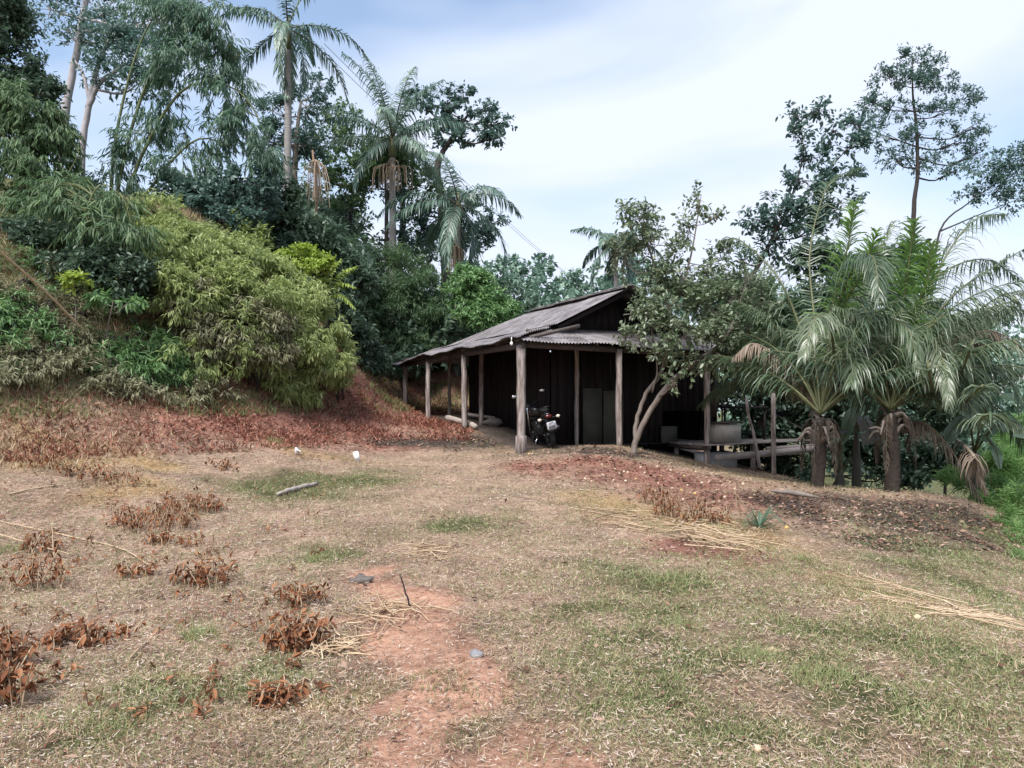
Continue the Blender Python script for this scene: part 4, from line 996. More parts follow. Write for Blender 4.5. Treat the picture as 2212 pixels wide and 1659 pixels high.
# --- trees and bushes behind the bank and the house
leafy('tree', 'loose leaved tree behind the tall palm', 'tree',
      [(590, 240, 31, 45, 35), (660, 230, 31, 50, 45), (620, 300, 31, 60, 45), (690, 180, 31, 25, 25), (570, 300, 31, 40, 40), (660, 310, 31, 50, 40), (600, 370, 31, 50, 40)],
      900, 7, .15, .07, .35, M['lf_blue'], [(640, 520, 31, .18), (635, 400, 31, .15), (640, 300, 31, .1), (650, 220, 31, .05)], 'bark_grey', OVAL, sub=12, subr=.25)
leafy('tree', 'dense dark tree between the two nearer palms', 'tree',
      [(720, 300, 34, 60, 40), (690, 370, 34, 60, 45), (770, 380, 34, 60, 40), (820, 340, 34, 70, 40), (870, 330, 34, 50, 35), (760, 430, 34, 60, 30), (900, 400, 34, 60, 40), (830, 410, 34, 60, 35), (740, 250, 34, 40, 30)],
      1400, 7, .16, .08, .3, M['lf_mid'], [[(750, 600, 34, .2), (752, 480, 34, .18), (770, 400, 34, .14), (800, 340, 34, .08)], [(860, 600, 34, .16), (870, 480, 34, .14), (870, 380, 34, .08)]], 'bark_dark', OVAL, sub=12, subr=.28, tone=(.2, 1))
leafy('tree', 'small bright crowned tree just below the middle palm', 'tree', [(830, 330, 32.5, 50, 22), (800, 350, 32.5, 40, 22), (870, 350, 32.5, 40, 22)], 520, 6, .2, .1, .25, M['lf_mid'], [(835, 560, 32.5, .1), (835, 440, 32.5, .08), (832, 350, 32.5, .05)], 'bark_dark', OVAL, sub=8, tone=(.4, 1))
leafy('tree', 'layered spreading tree reaching right above the palms', 'tree',
      [(1000, 200, 36, 50, 8), (950, 225, 36, 60, 10), (1040, 235, 36, 50, 9), (1080, 265, 36, 35, 8), (1010, 265, 36, 55, 9), (940, 270, 36, 45, 10), (1060, 300, 36, 30, 10), (980, 300, 36, 50, 10), (905, 215, 36, 45, 12)],
      520, 6, .2, .12, .3, M['lf_blue'], [(960, 640, 36, .22), (955, 450, 36, .2), (945, 360, 36, .16), (975, 300, 36, .1), (1010, 250, 36, .06)], 'bark_dark', OVAL, sub=14, subr=.2, grav=.3, up=.2)
leafy('tree', 'dark rounded tree behind the right hand palm', 'tree',
      [(940, 470, 33, 60, 45), (1000, 450, 33, 50, 40), (960, 520, 33, 60, 35), (1030, 510, 33, 50, 35), (900, 500, 33, 45, 35), (880, 450, 33, 40, 30), (1070, 480, 33, 30, 30)],
      1000, 7, .16, .08, .28, M['lf_blue'], [(960, 700, 33, .16), (960, 560, 33, .13), (962, 470, 33, .08)], 'bark_dark', OVAL, sub=11, subr=.28)
leafy('tree', 'dark spreading tree behind the bank crest', 'tree',
      [(430, 420, 21, 80, 35), (370, 410, 21, 50, 28), (420, 455, 20.4, 60, 24), (480, 480, 20.4, 50, 22), (500, 430, 21, 60, 35), (460, 470, 21, 80, 30), (540, 400, 21, 50, 40), (560, 460, 21, 60, 35), (400, 470, 21, 60, 30)],
      1700, 7, .14, .065, .24, M['lf_blue'], [(450, 620, 21, .15), (450, 500, 21, .12), (450, 430, 21, .08)], 'bark_dark', OVAL, sub=11, subr=.28)
leafy('shrub', 'dull yellow green young tree standing on the bank crest', 'shrub', [(530, 480, 21, 24, 28), (545, 520, 20.5, 30, 26), (515, 525, 20.5, 26, 20)], 480, 6, .16, .06, .22, M['lf_yellow'], None, 'bark_grey', OVAL, sub=7, tone=(0, .6))
leafy('bush', 'very dark bush in the gap right of the bank crest', 'bush',
      [(600, 450, 23, 45, 35), (640, 500, 23, 55, 40), (690, 520, 23, 60, 40), (620, 540, 22.5, 45, 35), (720, 570, 23, 55, 40), (760, 620, 23, 50, 45), (740, 680, 22.5, 45, 45), (770, 730, 23, 45, 35), (600, 420, 23, 40, 25)],
      2300, 6, .18, .08, .25, M['lf_dark'], None, 'bark_dark', OVAL, sub=10, subr=.36, tone=(.2, 1))
leafy('lime_shrub', 'light lime green flowering shrub above the end of the bank', 'shrub',
      [(650, 550, 20, 38, 16), (620, 565, 20, 30, 14), (690, 570, 20, 28, 18), (655, 580, 19.8, 40, 14)], 700, 6, .1, .05, .14, M['lf_lime'], None, 'bark_grey', OVAL, sub=8, up=.6)
fern = empty('tree_fern', W(705, 690, 20.6)); tag(fern, 'small pale fronded palm beside the lime green shrub', 'palm')
for (tx, ty, dd) in ((770, 575, 20.2), (765, 620, 20), (765, 665, 20), (690, 600, 20), (735, 560, 20.8), (680, 650, 20)):
    o_ = W(705, 650, 20.6); e_ = W(tx, ty, dd); m_ = (o_ + e_) / 2 + np.array([0, 0, .28])
    add_frond(fern, [o_, m_, e_], 30, .3, M['lf_lime'], M['rib_green'], rib=.012, droop=.7, lift=.1, width=.03, tone=(.2, .6))
mb = MB(); mb.tube([W(705, 700, 20.6) - np.array([0, 0, .6]), W(705, 650, 20.6)], .06, 7); mb.build('trunk', M['bark_dark'], fern)
leafy('bush', 'large feathery dark green bush behind the left end of the roof', 'bush',
      [(830, 560, 28, 60, 40), (880, 590, 28, 60, 45), (800, 620, 28, 60, 50), (900, 650, 28, 70, 50), (840, 680, 28, 80, 50), (940, 690, 28, 45, 40), (800, 690, 28, 50, 40), (860, 740, 28, 80, 35), (930, 740, 28, 50, 25), (780, 560, 28, 40, 35)],
      4200, 7, .19, .028, .3, M['lf_mid'], None, 'bark_dark', LANCE, sub=11, subr=.36, grav=.5, tone=(.05, .85))
leafy('bush', 'fresh light green layered bush behind the middle of the roof', 'bush',
      [(1020, 620, 27, 50, 28), (1060, 640, 27, 45, 28), (1000, 660, 27, 45, 25), (1090, 670, 27, 30, 22), (1040, 680, 26.5, 60, 25), (1010, 600, 27, 35, 20), (1075, 695, 26.5, 40, 20)],
      1700, 6, .16, .06, .25, M['lf_fresh'], None, 'bark_dark', OVAL, sub=9, subr=.38, up=.4, tone=(.15, 1))
leafy('bush', 'dark green undergrowth left of the house', 'bush',
      [(800, 780, 24, 45, 30), (840, 790, 26, 50, 25), (770, 770, 23, 35, 30), (880, 770, 27.5, 50, 30), (940, 770, 30, 60, 30), (1000, 780, 31, 50, 35)],
      1300, 6, .17, .07, .22, M['lf_dark'], None, 'bark_dark', OVAL, sub=8)

# palms
feather_palm('tall slender palm with a drooping crown high against the sky', (622, 95), 27, 480, 608, .13, 13, 3.3, .62, seed=11, els=(75, -62), lean=.1, az0=.4)
feather_palm('middle palm with upswept fronds and pale dry fruit stalks', (848, 330), 31, 600, 848, .15, 19, 3.9, .82, stalk=[(-.15, -.6, 26, 1.1, .6), (.3, -.65, 22, 1.1, .55)], seed=5, els=(86, -20), droopy=.72, az0=1.0)
feather_palm('shorter palm beside the sky with a pale hanging fruit cluster', (990, 470), 30, 700, 984, .14, 14, 3.3, .85, stalk=[(-.1, -1.2, 46, 1.2, .3)], seed=8, els=(72, -70), az0=2.0)
feather_palm('small far palm half hidden behind the fruit tree', (1330, 560), 27, 720, 1335, .1, 12, 1.9, .5, seed=3, els=(70, -50), az0=.7)
mb = MB(); a_ = W(682, 345, 24)
for k in range(34):
    q = np.array([rng.normal(0, .16), rng.normal(0, .16), 0]); mb.tube(bez([a_, a_ + q * .8 + np.array([0, 0, -.3]), a_ + q * 1.2 + np.array([0, 0, -.8 - .8 * rng.random()])], 5), .011, 3, tint=rng.random(), cap=False)
mb.tube([a_ + np.array([0, .1, -3.4]), a_ + np.array([0, .1, -1]), a_ + np.array([-.1, .0, .3])], [.05, .045, .03], 7, tint=.0)
o = mb.thing('dead_palm', M['straw_stalk'], a_ + np.array([0, .1, -3.4])); tag(o, 'brown dead palm stem with hanging dry strands between the palms', 'dead palm')

# wires
for i, dz in enumerate((0, .28)):
    p0, p1 = W(700, 112, 26) + np.array([0, 0, dz]), W(1260, 622, 58) + np.array([0, 0, dz * .3])
    f = np.linspace(0, 1, 20)[:, None]; c = p0 + (p1 - p0) * f; c[:, 2] -= 1.0 * 4 * (f * (1 - f))[:, 0] * .3
    mb = MB(); mb.tube(c, .012, 4); o = mb.thing('overhead_wire', M['wire'], p0)
    tag(o, ['lower of two thin wires sloping across the sky past the palms', 'upper of two thin wires sloping across the sky past the palms'][i], 'wire', 'overhead wires')
p0, p1 = W(-40, 508, 12.6), G(214, 748)
mb = MB(); mb.tube(bez([p0, (p0 + p1) / 2 + np.array([0, 0, .05]), p1 - np.array([0, 0, .05])], 9), np.linspace(.016, .024, 9), 6); o = mb.thing('bamboo_pole', M['stick'], p1); tag(o, 'thin straight pole leaning on the left slope', 'pole')

# far wood
def mass(name, label, cat, pts, n, per, L, Wd, mat, kind='stuff', tmpl=RHOMB, twig=.4, **kw):
    cl = [px_clump(*c) for c in pts]
    P, D, N, Ls, Ws, tint, _ = crown_leaves(cl, n, per, L, Wd, twig, sub=10, subr=.35, **kw)
    V, Fa, k = leaf_arrays(P, D, N, Ls, Ws, tmpl)
    o = link(name, mesh_uniform(name, V, Fa, np.repeat(tint, k), False, (mat,)))
    return tag(o, label, cat, kind=kind)
pts = []
for i in range(46):
    px = 1010 + i * 27 + rng.normal(0, 14); top = np.interp(px, [1000, 1100, 1180, 1260, 1400, 1550, 1700, 1900, 2230], [560, 560, 545, 585, 580, 590, 600, 660, 700]) + rng.normal(0, 10)
    d = 50 + 18 * rng.random()
    pts.append((px, top + 35, d, 34, 30)); pts.append((px + 10, top + 85, d - 6, 40, 36)); pts.append((px, top + 150, d - 8, 44, 42))
    if px > 1300: pts.append((px, top + 230, d - 10, 50, 46)); pts.append((px + 8, top + 320, d - 12, 54, 50))
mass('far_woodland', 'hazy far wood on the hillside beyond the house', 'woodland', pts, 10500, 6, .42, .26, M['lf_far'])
pts = []
for i in range(70):
    px = rng.uniform(300, 1120); d = rng.uniform(26, 42); x = (px - CX) / F * d; zg = z1(x, d)
    py = HY - (zg + rng.uniform(.5, 2.6) - EYE) / d * F
    if py > 420: pts.append((px, py, d, 1.6 * F / d, 1.1 * F / d))
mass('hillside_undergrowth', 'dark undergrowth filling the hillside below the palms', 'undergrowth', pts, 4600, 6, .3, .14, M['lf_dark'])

# ------------------------------------------------------------------ right side
leafy('fruit_tree', 'leaning fruit tree with twin trunks in front of the house', 'tree',
      [(1385, 470, 17, 45, 42), (1420, 530, 17, 55, 40), (1350, 560, 17.2, 50, 35), (1435, 610, 17, 60, 36), (1470, 590, 17, 60, 38), (1450, 660, 16.7, 70, 40), (1520, 660, 16.7, 60, 40),
       (1400, 690, 16.6, 50, 25), (1480, 720, 16.4, 70, 35), (1550, 720, 16.5, 55, 35), (1440, 760, 16.3, 40, 30), (1500, 780, 16.2, 60, 30), (1560, 780, 16.4, 40, 25), (1510, 440, 17, 14, 36), (1490, 500, 17, 25, 22), (1545, 470, 17, 18, 12), (1540, 600, 17, 40, 35), (1455, 830, 16, 14, 10), (1590, 650, 16.7, 40, 35), (1380, 730, 16.4, 34, 20), (1620, 600, 17.5, 40, 30), (1630, 700, 17, 45, 35), (1610, 760, 16.6, 40, 35), (1560, 560, 17.4, 35, 25), (1650, 650, 17.2, 40, 32), (1600, 700, 16.8, 44, 34), (1500, 620, 16.9, 44, 30)],
      1650, 6, .12, .056, .22, M['lf_fruit'],
      [[(1366, 985, 16.8, .075), (1376, 945, 16.8, .066), (1400, 895, 16.7, .06), (1440, 835, 16.6, .058), (1490, 790, 16.5, .05), (1560, 740, 16.5, .045), (1600, 660, 16.6, .03)],
       [(1372, 960, 16.85, .05), (1376, 905, 16.9, .048), (1396, 850, 16.9, .045), (1432, 795, 16.9, .042), (1450, 700, 16.9, .04), (1420, 600, 17, .03), (1390, 490, 17, .015)],
       [(1408, 848, 16.9, .022), (1420, 800, 16.8, .02), (1412, 740, 16.8, .018), (1400, 660, 16.9, .012)],
       [(1470, 640, 16.9, .03), (1495, 540, 17, .02), (1515, 420, 17, .008)]], 'bark_grey', OVAL, sub=9, subr=.42, sticks=350, grav=.3)
leafy('tree', 'dark tree with a slanting bare branch beside the coconut palms', 'tree',
      [(1715, 250, 19, 14, 24), (1760, 240, 19, 30, 14), (1730, 300, 19, 26, 18), (1800, 280, 19, 26, 14), (1850, 270, 19, 30, 22), (1830, 320, 19, 40, 22), (1770, 340, 19, 45, 22), (1740, 390, 19, 45, 22), (1810, 380, 19, 45, 20), (1680, 450, 19, 45, 24), (1740, 440, 19, 50, 26), (1640, 475, 19, 30, 14), (1690, 500, 19, 50, 22), (1800, 440, 19, 50, 30), (1760, 500, 19, 60, 30), (1650, 540, 19.2, 40, 24), (1600, 560, 19.2, 24, 14)],
      760, 5, .15, .07, .25, M['lf_blue'],
      [[(1540, 900, 19.4, .1), (1555, 700, 19.2, .075), (1590, 640, 19.1, .06), (1640, 570, 19, .05), (1680, 490, 19, .045), (1705, 440, 19, .03), (1735, 330, 19, .015), (1722, 240, 19, .006)], [(1690, 470, 19, .03), (1760, 400, 19, .025), (1840, 310, 19, .01)]], 'bark_dark', OVAL, sub=6, subr=.4, sticks=250, tone=(0, .8))
leafy('tall_tree', 'tall slim tree standing alone against the right sky', 'tree',
      [(1970, 130, 28, 45, 30), (1920, 170, 28, 45, 30), (2030, 165, 28, 45, 32), (1985, 185, 28, 50, 28), (1890, 225, 28, 32, 26), (2080, 215, 28, 36, 28), (1950, 235, 28, 40, 24), (2040, 245, 28, 45, 26), (2100, 275, 28, 30, 20), (1990, 290, 28, 40, 26), (2060, 310, 28, 40, 22), (1900, 290, 28, 32, 20), (1930, 340, 28, 40, 22), (2110, 330, 28, 26, 16), (2000, 350, 28, 34, 22), (2060, 370, 28, 30, 14)],
      1250, 6, .14, .05, .25, M['lf_blue'],
      [[(1972, 700, 28, .1), (1973, 470, 28, .085), (1982, 380, 28, .07), (1980, 280, 28, .055), (1972, 200, 28, .035), (1970, 120, 28, .015)]], 'bark_dark', OVAL, sub=10, subr=.3, tone=(.1, .9))
leafy('tree', 'sparse thin branched tree cut by the right edge', 'tree',
      [(2120, 370, 26, 45, 22), (2180, 345, 26, 40, 22), (2215, 380, 26, 40, 30), (2150, 410, 26, 45, 22), (2200, 430, 26, 45, 22), (2100, 420, 26, 30, 14), (2230, 330, 26, 40, 25)],
      650, 6, .13, .05, .25, M['lf_blue'], [[(2010, 660, 26, .05), (2030, 500, 26, .035), (2090, 440, 26, .022), (2160, 390, 26, .012)], [(2030, 500, 26, .03), (2100, 470, 26, .02), (2200, 430, 26, .01)]], 'bark_dark', OVAL, sub=8, subr=.35)
leafy('tree', 'dull green tree filling the space behind the fruit tree', 'tree',
      [(1560, 640, 21.5, 50, 35), (1620, 640, 21.5, 60, 40), (1680, 680, 21.5, 60, 45), (1600, 700, 21.2, 60, 40), (1660, 750, 21.2, 60, 40), (1720, 740, 21.2, 50, 45), (1610, 780, 21, 50, 35), (1700, 810, 21, 60, 35), (1560, 710, 21.4, 40, 35)],
      2300, 6, .15, .075, .25, M['lf_mid'], [(1640, 1000, 21.4, .12), (1640, 850, 21.4, .1), (1630, 720, 21.4, .06)], 'bark_dark', OVAL, sub=9, tone=(0, .75))
leafy('bush', 'deep green thicket behind the coconut palms', 'bush',
      [(1800, 640, 23, 80, 60), (1900, 620, 23, 80, 55), (1850, 720, 22, 90, 60), (1980, 700, 23, 80, 55), (1800, 790, 21.5, 80, 55), (1920, 800, 21.5, 90, 60), (2030, 790, 22.5, 70, 55), (1760, 560, 23, 60, 40), (1950, 560, 24, 60, 35), (2090, 740, 24, 40, 40), (2100, 830, 23, 60, 50), (1870, 890, 21, 90, 45), (1990, 900, 21, 80, 50), (1780, 870, 21, 60, 45)],
      4300, 6, .2, .1, .3, M['lf_dark'], None, 'bark_dark', OVAL, sub=10, tone=(0, .8))

def coconut(label, base, crown, fronds, trunk_r=.2, stubs=9, extra=8, azr=(0, 6.283)):
    b = np.array(base); o = np.array(crown)
    root = empty('coconut_palm', b); tag(root, label, 'palm tree')
    n = 14; c = bez([b - np.array([0, 0, .2]), (b + o) / 2 + np.array([.05, 0, 0]), o], n)
    mb = MB(); mb.tube(c, np.linspace(trunk_r * 1.35, trunk_r, n) * (1 + .05 * rng.normal(0, 1, n)), 11); mb.build('trunk', M['coco_trunk'], root, True)
    for i in range(stubs):
        a = rng.random() * 6.283; h = np.array([math.cos(a), math.sin(a), 0]); z0 = o + np.array([0, 0, -.5 * rng.random()])
        L = .12 + .25 * rng.random(); up = rng.uniform(.4, 1.6)
        mb = MB(); mb.tube(bez([z0 + h * trunk_r * .7, z0 + h * (trunk_r + L * .5) + np.array([0, 0, up * L * .6]), z0 + h * (trunk_r + L) + np.array([0, 0, up * L * .5 - .25 * rng.random()])], 6), np.linspace(.045, .015, 6), 6)
        mb.build('old_leaf_base', M['bark_grey'], root, True)
    for i in range(4):
        az = i * 1.6 + rng.random(); h = np.array([math.cos(az), math.sin(az), 0]); L = rng.uniform(.7, 1.1)
        add_frond(root, [o, o + h * .35 + np.array([0, 0, -.1]), o + h * .45 + np.array([0, 0, -L])], 40, .32, M['lf_dead_dark'], M['rib_dark'], rib=.014, droop=1.8, lift=-.2, width=.024, start=.3, gap=.15, tone=(0, .2), label='short dead frond hanging against the trunk')
    for i in range(extra):
        az = azr[0] + (i * .618034 % 1) * (azr[1] - azr[0]); back = math.sin(az) > -.35; el = (80 if back else 86) - (52 if back else 34) * ((i + .5) / extra)
        add_frond(root, gen_path(o + np.array([0, 0, .1]), az, el, rng.uniform(3.3, 4.5) * (1 if back else .75), rng.uniform(.85, 1.5)), 105, .85, M['lf_coco'], M['rib_green'], rib=.03, droop=1.0, lift=.15, width=.026, start=.2, splay=.12, ang=(.45, 1.05), ragged=.12, gap=.04, tone=(.1, .8))
    for fr in fronds:
        pts, ml, kind = fr[0], fr[1], fr[2]
        p = [o + np.array([0, 0, .1])] + [W(*q) for q in pts]
        mat, rib = {'g': (M['lf_coco'], M['rib_green']), 'y': (M['lf_young'], M['rib_green']), 'd': (M['lf_dead'], M['rib_dead'])}[kind]
        add_frond(root, p, int((fr[3] if len(fr) > 3 else 78) * 1.35), ml, mat, rib, rib=.035, droop={'g': .95, 'y': .5, 'd': 1.7}[kind], lift={'g': .2, 'y': .2, 'd': -.1}[kind], width={'g': .028, 'y': .03, 'd': .026}[kind], splay={'g': .12, 'y': .2, 'd': .15}[kind],
                  start=.16, ang=(.45, 1.05) if kind != 'y' else (.6, 1.1), ragged=.14, gap=.05 if kind != 'd' else .12, tone={'g': (.2, .8), 'y': (.2, .8), 'd': (.2, .8)}[kind], label={'g': None, 'y': 'bright green young frond', 'd': 'dry brown hanging frond'}[kind])
    return root
bA = G(1762, 1052); cA = W(1772, 905, bA[1])
coconut('nearest coconut palm with leaning trunk at the end of the deck', bA, cA,
        [([(1800, 700, 15.2), (1845, 575, 14.6), (1885, 555, 13.9), (1900, 640, 13.4)], .95, 'g', 100),
         ([(1740, 845, 15.4), (1690, 780, 15.3), (1630, 742, 15.2), (1585, 770, 15.1)], .6, 'd'),
         ([(1790, 700, 15.4), (1828, 550, 15.2), (1846, 440, 15)], .8, 'y', 90), ([(1800, 710, 15.2), (1862, 590, 14.8), (1895, 500, 14.5)], .75, 'y', 90),
         ([(1735, 730, 15.8), (1680, 600, 16.2), (1600, 520, 16.8), (1560, 520, 17.2)], .8, 'g'),
         ([(1760, 700, 16.4), (1750, 540, 17.2), (1790, 400, 18), (1860, 360, 18.6)], .8, 'g'),
         ([(1720, 780, 15.6), (1660, 690, 15.6), (1590, 650, 15.8)], .7, 'g'),
         ([(1830, 760, 15), (1900, 690, 14.4), (1960, 710, 13.8), (1985, 800, 13.4)], .8, 'g'),
         ([(1800, 780, 14.8), (1790, 690, 13.9), (1760, 690, 13.2), (1735, 770, 12.8)], .75, 'g'),
         ([(1810, 720, 16.2), (1880, 600, 17), (1940, 560, 18)], .8, 'g')], .095, 14, 14, (-.5, 2.5))
bB = G(1925, 1062); cB = W(1924, 895, bB[1])
coconut('middle coconut palm with dry fronds drooping to the right', bB, cB,
        [([(1950, 820, 15.2), (2031, 748, 15), (2137, 715, 14.7), (2215, 752, 14.4)], .62, 'd', 90),
         ([(1945, 700, 15), (1962, 580, 14.8), (1975, 480, 14.6)], .8, 'y', 90), ([(1955, 720, 14.9), (2000, 620, 14.6), (2012, 530, 14.4)], .75, 'y', 90),
         ([(1985, 740, 15.4), (2058, 640, 15.4), (2132, 585, 15.4), (2225, 530, 15.4)], .85, 'g'),
         ([(1980, 700, 15.8), (2040, 560, 16.2), (2105, 475, 16.6), (2170, 462, 17)], .85, 'g'),
         ([(1990, 790, 15.2), (2080, 700, 14.9), (2160, 640, 14.6), (2235, 625, 14.3)], .8, 'g'),
         ([(1900, 720, 15.8), (1890, 580, 16.4), (1930, 480, 17)], .85, 'g'),
         ([(1890, 780, 15.4), (1850, 690, 15), (1800, 660, 14.6)], .7, 'g'),
         ([(1960, 912, 15.2), (1998, 915, 15), (2046, 960, 14.8), (2100, 1045, 14.6), (2142, 1112, 14.4)], .55, 'd', 90),
         ([(2000, 780, 14.9), (2090, 765, 14.5), (2170, 810, 14.1), (2215, 890, 13.8)], .85, 'g'), ([(1990, 820, 14.8), (2060, 835, 14.3), (2115, 900, 13.9)], .7, 'g'), ([(1880, 800, 14.9), (1850, 775, 14.2), (1838, 830, 13.7)], .75, 'g'),
         ([(1960, 700, 16.2), (2020, 600, 17), (2120, 560, 17.8), (2200, 600, 18.4)], .85, 'g'),
         ([(1960, 790, 14.8), (2010, 740, 14), (2040, 790, 13.4), (2050, 870, 13)], .65, 'g')], .105, 12, 16, (-.7, 2.9))
bC = G(2040, 1062); cC = W(2042, 935, bC[1] + .3)
coconut('rightmost low coconut palm with a bluish frond pointing right', bC, cC,
        [([(2084, 872, 15), (2137, 835, 14.6), (2205, 805, 14.2)], .42, 'g'),
         ([(2070, 830, 15.4), (2120, 720, 15.6), (2200, 660, 15.8)], .7, 'g'),
         ([(2090, 910, 14.8), (2160, 900, 14.2), (2215, 930, 13.8)], .5, 'g'),
         ([(2020, 860, 15.6), (2000, 760, 16), (1960, 690, 16.4)], .7, 'g'),
         ([(2080, 960, 14.8), (2110, 1010, 14.4), (2130, 1060, 14.2)], .4, 'd')], .09, 6, 13, (-1.0, 2.6))

# bananas behind the coconuts
M['lf_banana'] = leaf_mat('banana_leaf', [(.05, .1, .06), (.12, .19, .12), (.25, .33, .27)], trans=.35, rough=.35, spec=.5)
M['lf_banana_dry'] = leaf_mat('banana_leaf_dry', [(.1, .1, .11), (.2, .2, .21), (.3, .29, .28)], trans=.2, rough=.6)
def banana(label, base, h, leaves):
    root = empty('banana_plant', base); tag(root, label, 'banana plant')
    mb = MB(); top = base + np.array([0, 0, h]); mb.tube(bez([base - np.array([0, 0, .2]), (base + top) / 2, top], 8), np.linspace(.12, .06, 8), 9); mb.build('stem', M['rib_dark'], root, True)
    for (pts, wd, kind) in leaves:
        c = bez([top] + [W(*q) for q in pts], 18); T = nrm(np.gradient(c, axis=0)); S = nrm(np.cross(T, (0, 0, 1))); Un = np.cross(S, T)
        g = np.linspace(0, 1, 18); ww_ = wd * np.clip(np.sin(np.pi * np.clip((g - .15) / .88, 0, 1)), 0, 1) ** .55
        V, Fs = [], []
        for sg in (-1, 1):
            n0 = len(V)
            for i in range(18):
                e = c[i] + S[i] * sg * ww_[i] * .5 + Un[i] * ww_[i] * .16 + np.array([0, 0, -abs(rng.normal(0, .02))])
                e2 = c[i] + S[i] * sg * ww_[i] - np.array([0, 0, ww_[i] * (.15 + .25 * rng.random())])
                V += [c[i], e, e2]
            for i in range(2, 17):
                a = n0 + i * 3
                Fs.append((a, a + 1, a + 4, a + 3))
                if rng.random() > .18: Fs.append((a + 1, a + 2, a + 5, a + 4))
        o = link('leaf', mesh_uniform('leaf', np.array(V) - base, Fs, np.clip(rng.random() * .6 + .2 + rng.normal(0, .06, len(V)), 0, 1), True, (M['lf_banana' if kind == 'g' else 'lf_banana_dry'],)), root)
        mb = MB(); mb.tube(c, np.linspace(.025, .006, 18), 5); mb.build('midrib', M['rib_green'], o, True, base)
b = W(1850, 1030, 17.2); b[2] = z1(b[0], b[1])
banana('banana plant with a grey drooping leaf between the coconut trunks', b, 1.3,
       [([(1850, 880, 17), (1835, 905, 16.7), (1822, 955, 16.5)], .16, 'g'), ([(1860, 900, 16.8), (1880, 930, 16.4), (1870, 962, 16.2)], .2, 'd'), ([(1840, 925, 16.8), (1800, 935, 16.5), (1775, 950, 16.4)], .14, 'd'), ([(1870, 860, 17.4), (1895, 900, 17.4), (1900, 945, 17.3)], .18, 'g'), ([(1845, 840, 17.5), (1820, 800, 17.8)], .18, 'g')])
b = W(1815, 1050, 16.6); b[2] = z1(b[0], b[1])
banana('young bright green banana sucker near the ground by the coconut trunk', b, .35,
       [([(1815, 990, 16.5), (1822, 960, 16.4)], .09, 'g'), ([(1800, 1000, 16.5), (1785, 990, 16.4)], .08, 'g'), ([(1830, 1000, 16.5), (1838, 985, 16.4)], .07, 'g')])
b = W(2105, 1060, 16); b[2] = z1(b[0], b[1])
banana('banana plant with pale leaves at the right edge of the palms', b, 1.5,
       [([(2130, 870, 15.6), (2170, 850, 15.2), (2215, 870, 14.8)], .24, 'g'), ([(2090, 900, 15.6), (2060, 925, 15.4), (2040, 960, 15.2)], .2, 'g'), ([(2150, 920, 15.4), (2190, 925, 15), (2230, 950, 14.7)], .26, 'g'), ([(2120, 940, 15.4), (2150, 970, 15), (2160, 1010, 14.8)], .1, 'g')])

leafy('bush', 'dark leafy bush in the shade under and behind the deck', 'bush',
      [(1600, 860, 21.5, 60, 40), (1680, 880, 21.5, 60, 40), (1740, 930, 21.5, 60, 40), (1640, 940, 21.5, 60, 40), (1800, 980, 20, 60, 35), (1720, 1000, 20.5, 60, 30), (1880, 990, 19.5, 60, 40), (1960, 1000, 19, 60, 40), (2040, 990, 19, 60, 40), (1650, 1010, 21, 50, 25), (2110, 1000, 18.5, 40, 40)],
      2300, 6, .16, .08, .25, M['lf_dark'], None, 'bark_dark', OVAL, sub=9, tone=(0, .6))
bank_shrub('low dark leafy plants around the feet of the coconut palms', [(1800, 1010, 30, 18), (1850, 1030, 34, 16), (1880, 1000, 30, 24), (1970, 1040, 30, 18), (2000, 1020, 34, 24), (2070, 1040, 34, 22), (2110, 1060, 26, 20), (1730, 1030, 26, 14), (1830, 985, 30, 20)], 700, M['lf_dark'], L=.17, Wd=.05, tone=(0, .7), name='understory_shrub')
mass('slope_bushes', 'bright green bushes on the slope falling away at the right', 'bushes',
     [(2200, 1010, 17, 60, 40), (2160, 1060, 16, 30, 30), (2215, 1090, 14, 50, 45), (2175, 1130, 12.5, 26, 30), (2225, 1180, 11.5, 50, 50), (2200, 1230, 10.5, 25, 30), (2150, 1000, 17, 35, 40), (2120, 1090, 15.2, 22, 25), (2240, 1000, 18, 70, 50), (2100, 1050, 16.4, 40, 20), (2060, 1040, 17.2, 40, 20), (2140, 1100, 14.6, 24, 22), (2190, 960, 19, 50, 35), (2215, 930, 20, 50, 35), (2180, 1020, 16.5, 30, 30), (2260, 1100, 14, 60, 60), (2300, 1180, 12, 70, 70), (2400, 1050, 16, 120, 80)],
     5200, 7, .13, .012, M['lf_bright'], tmpl=LANCE, twig=.15, up=1.1, spread=.5)

# ------------------------------------------------------------------ ground cover
M['g_green'] = leaf_mat('grass_green', [(.1, .12, .05), (.17, .2, .08), (.25, .28, .12), (.33, .36, .19)], trans=.25, rough=.6, spec=.2)
M['g_dry'] = leaf_mat('grass_dry', [(.18, .115, .07), (.34, .24, .15), (.49, .37, .245), (.61, .49, .35)], trans=.15, rough=.75, spec=.15)
M['g_chip'] = leaf_mat('litter_pale', [(.15, .095, .07), (.27, .19, .145), (.38, .3, .24), (.52, .45, .39)], trans=.1, rough=.8, spec=.1)
M['g_brown'] = leaf_mat('litter_brown', [(.05, .03, .022), (.12, .065, .045), (.21, .12, .085), (.36, .25, .19)], trans=.1, rough=.8, spec=.1)
M['g_rust'] = leaf_mat('litter_rust', [(.09, .03, .022), (.2, .075, .052), (.3, .125, .09), (.4, .23, .17)], trans=.1, rough=.8, spec=.1)
M['g_wilt'] = leaf_mat('wilted_leaf', [(.06, .026, .014), (.15, .06, .03), (.25, .105, .05), (.36, .19, .1)], trans=.2, rough=.7, spec=.15)

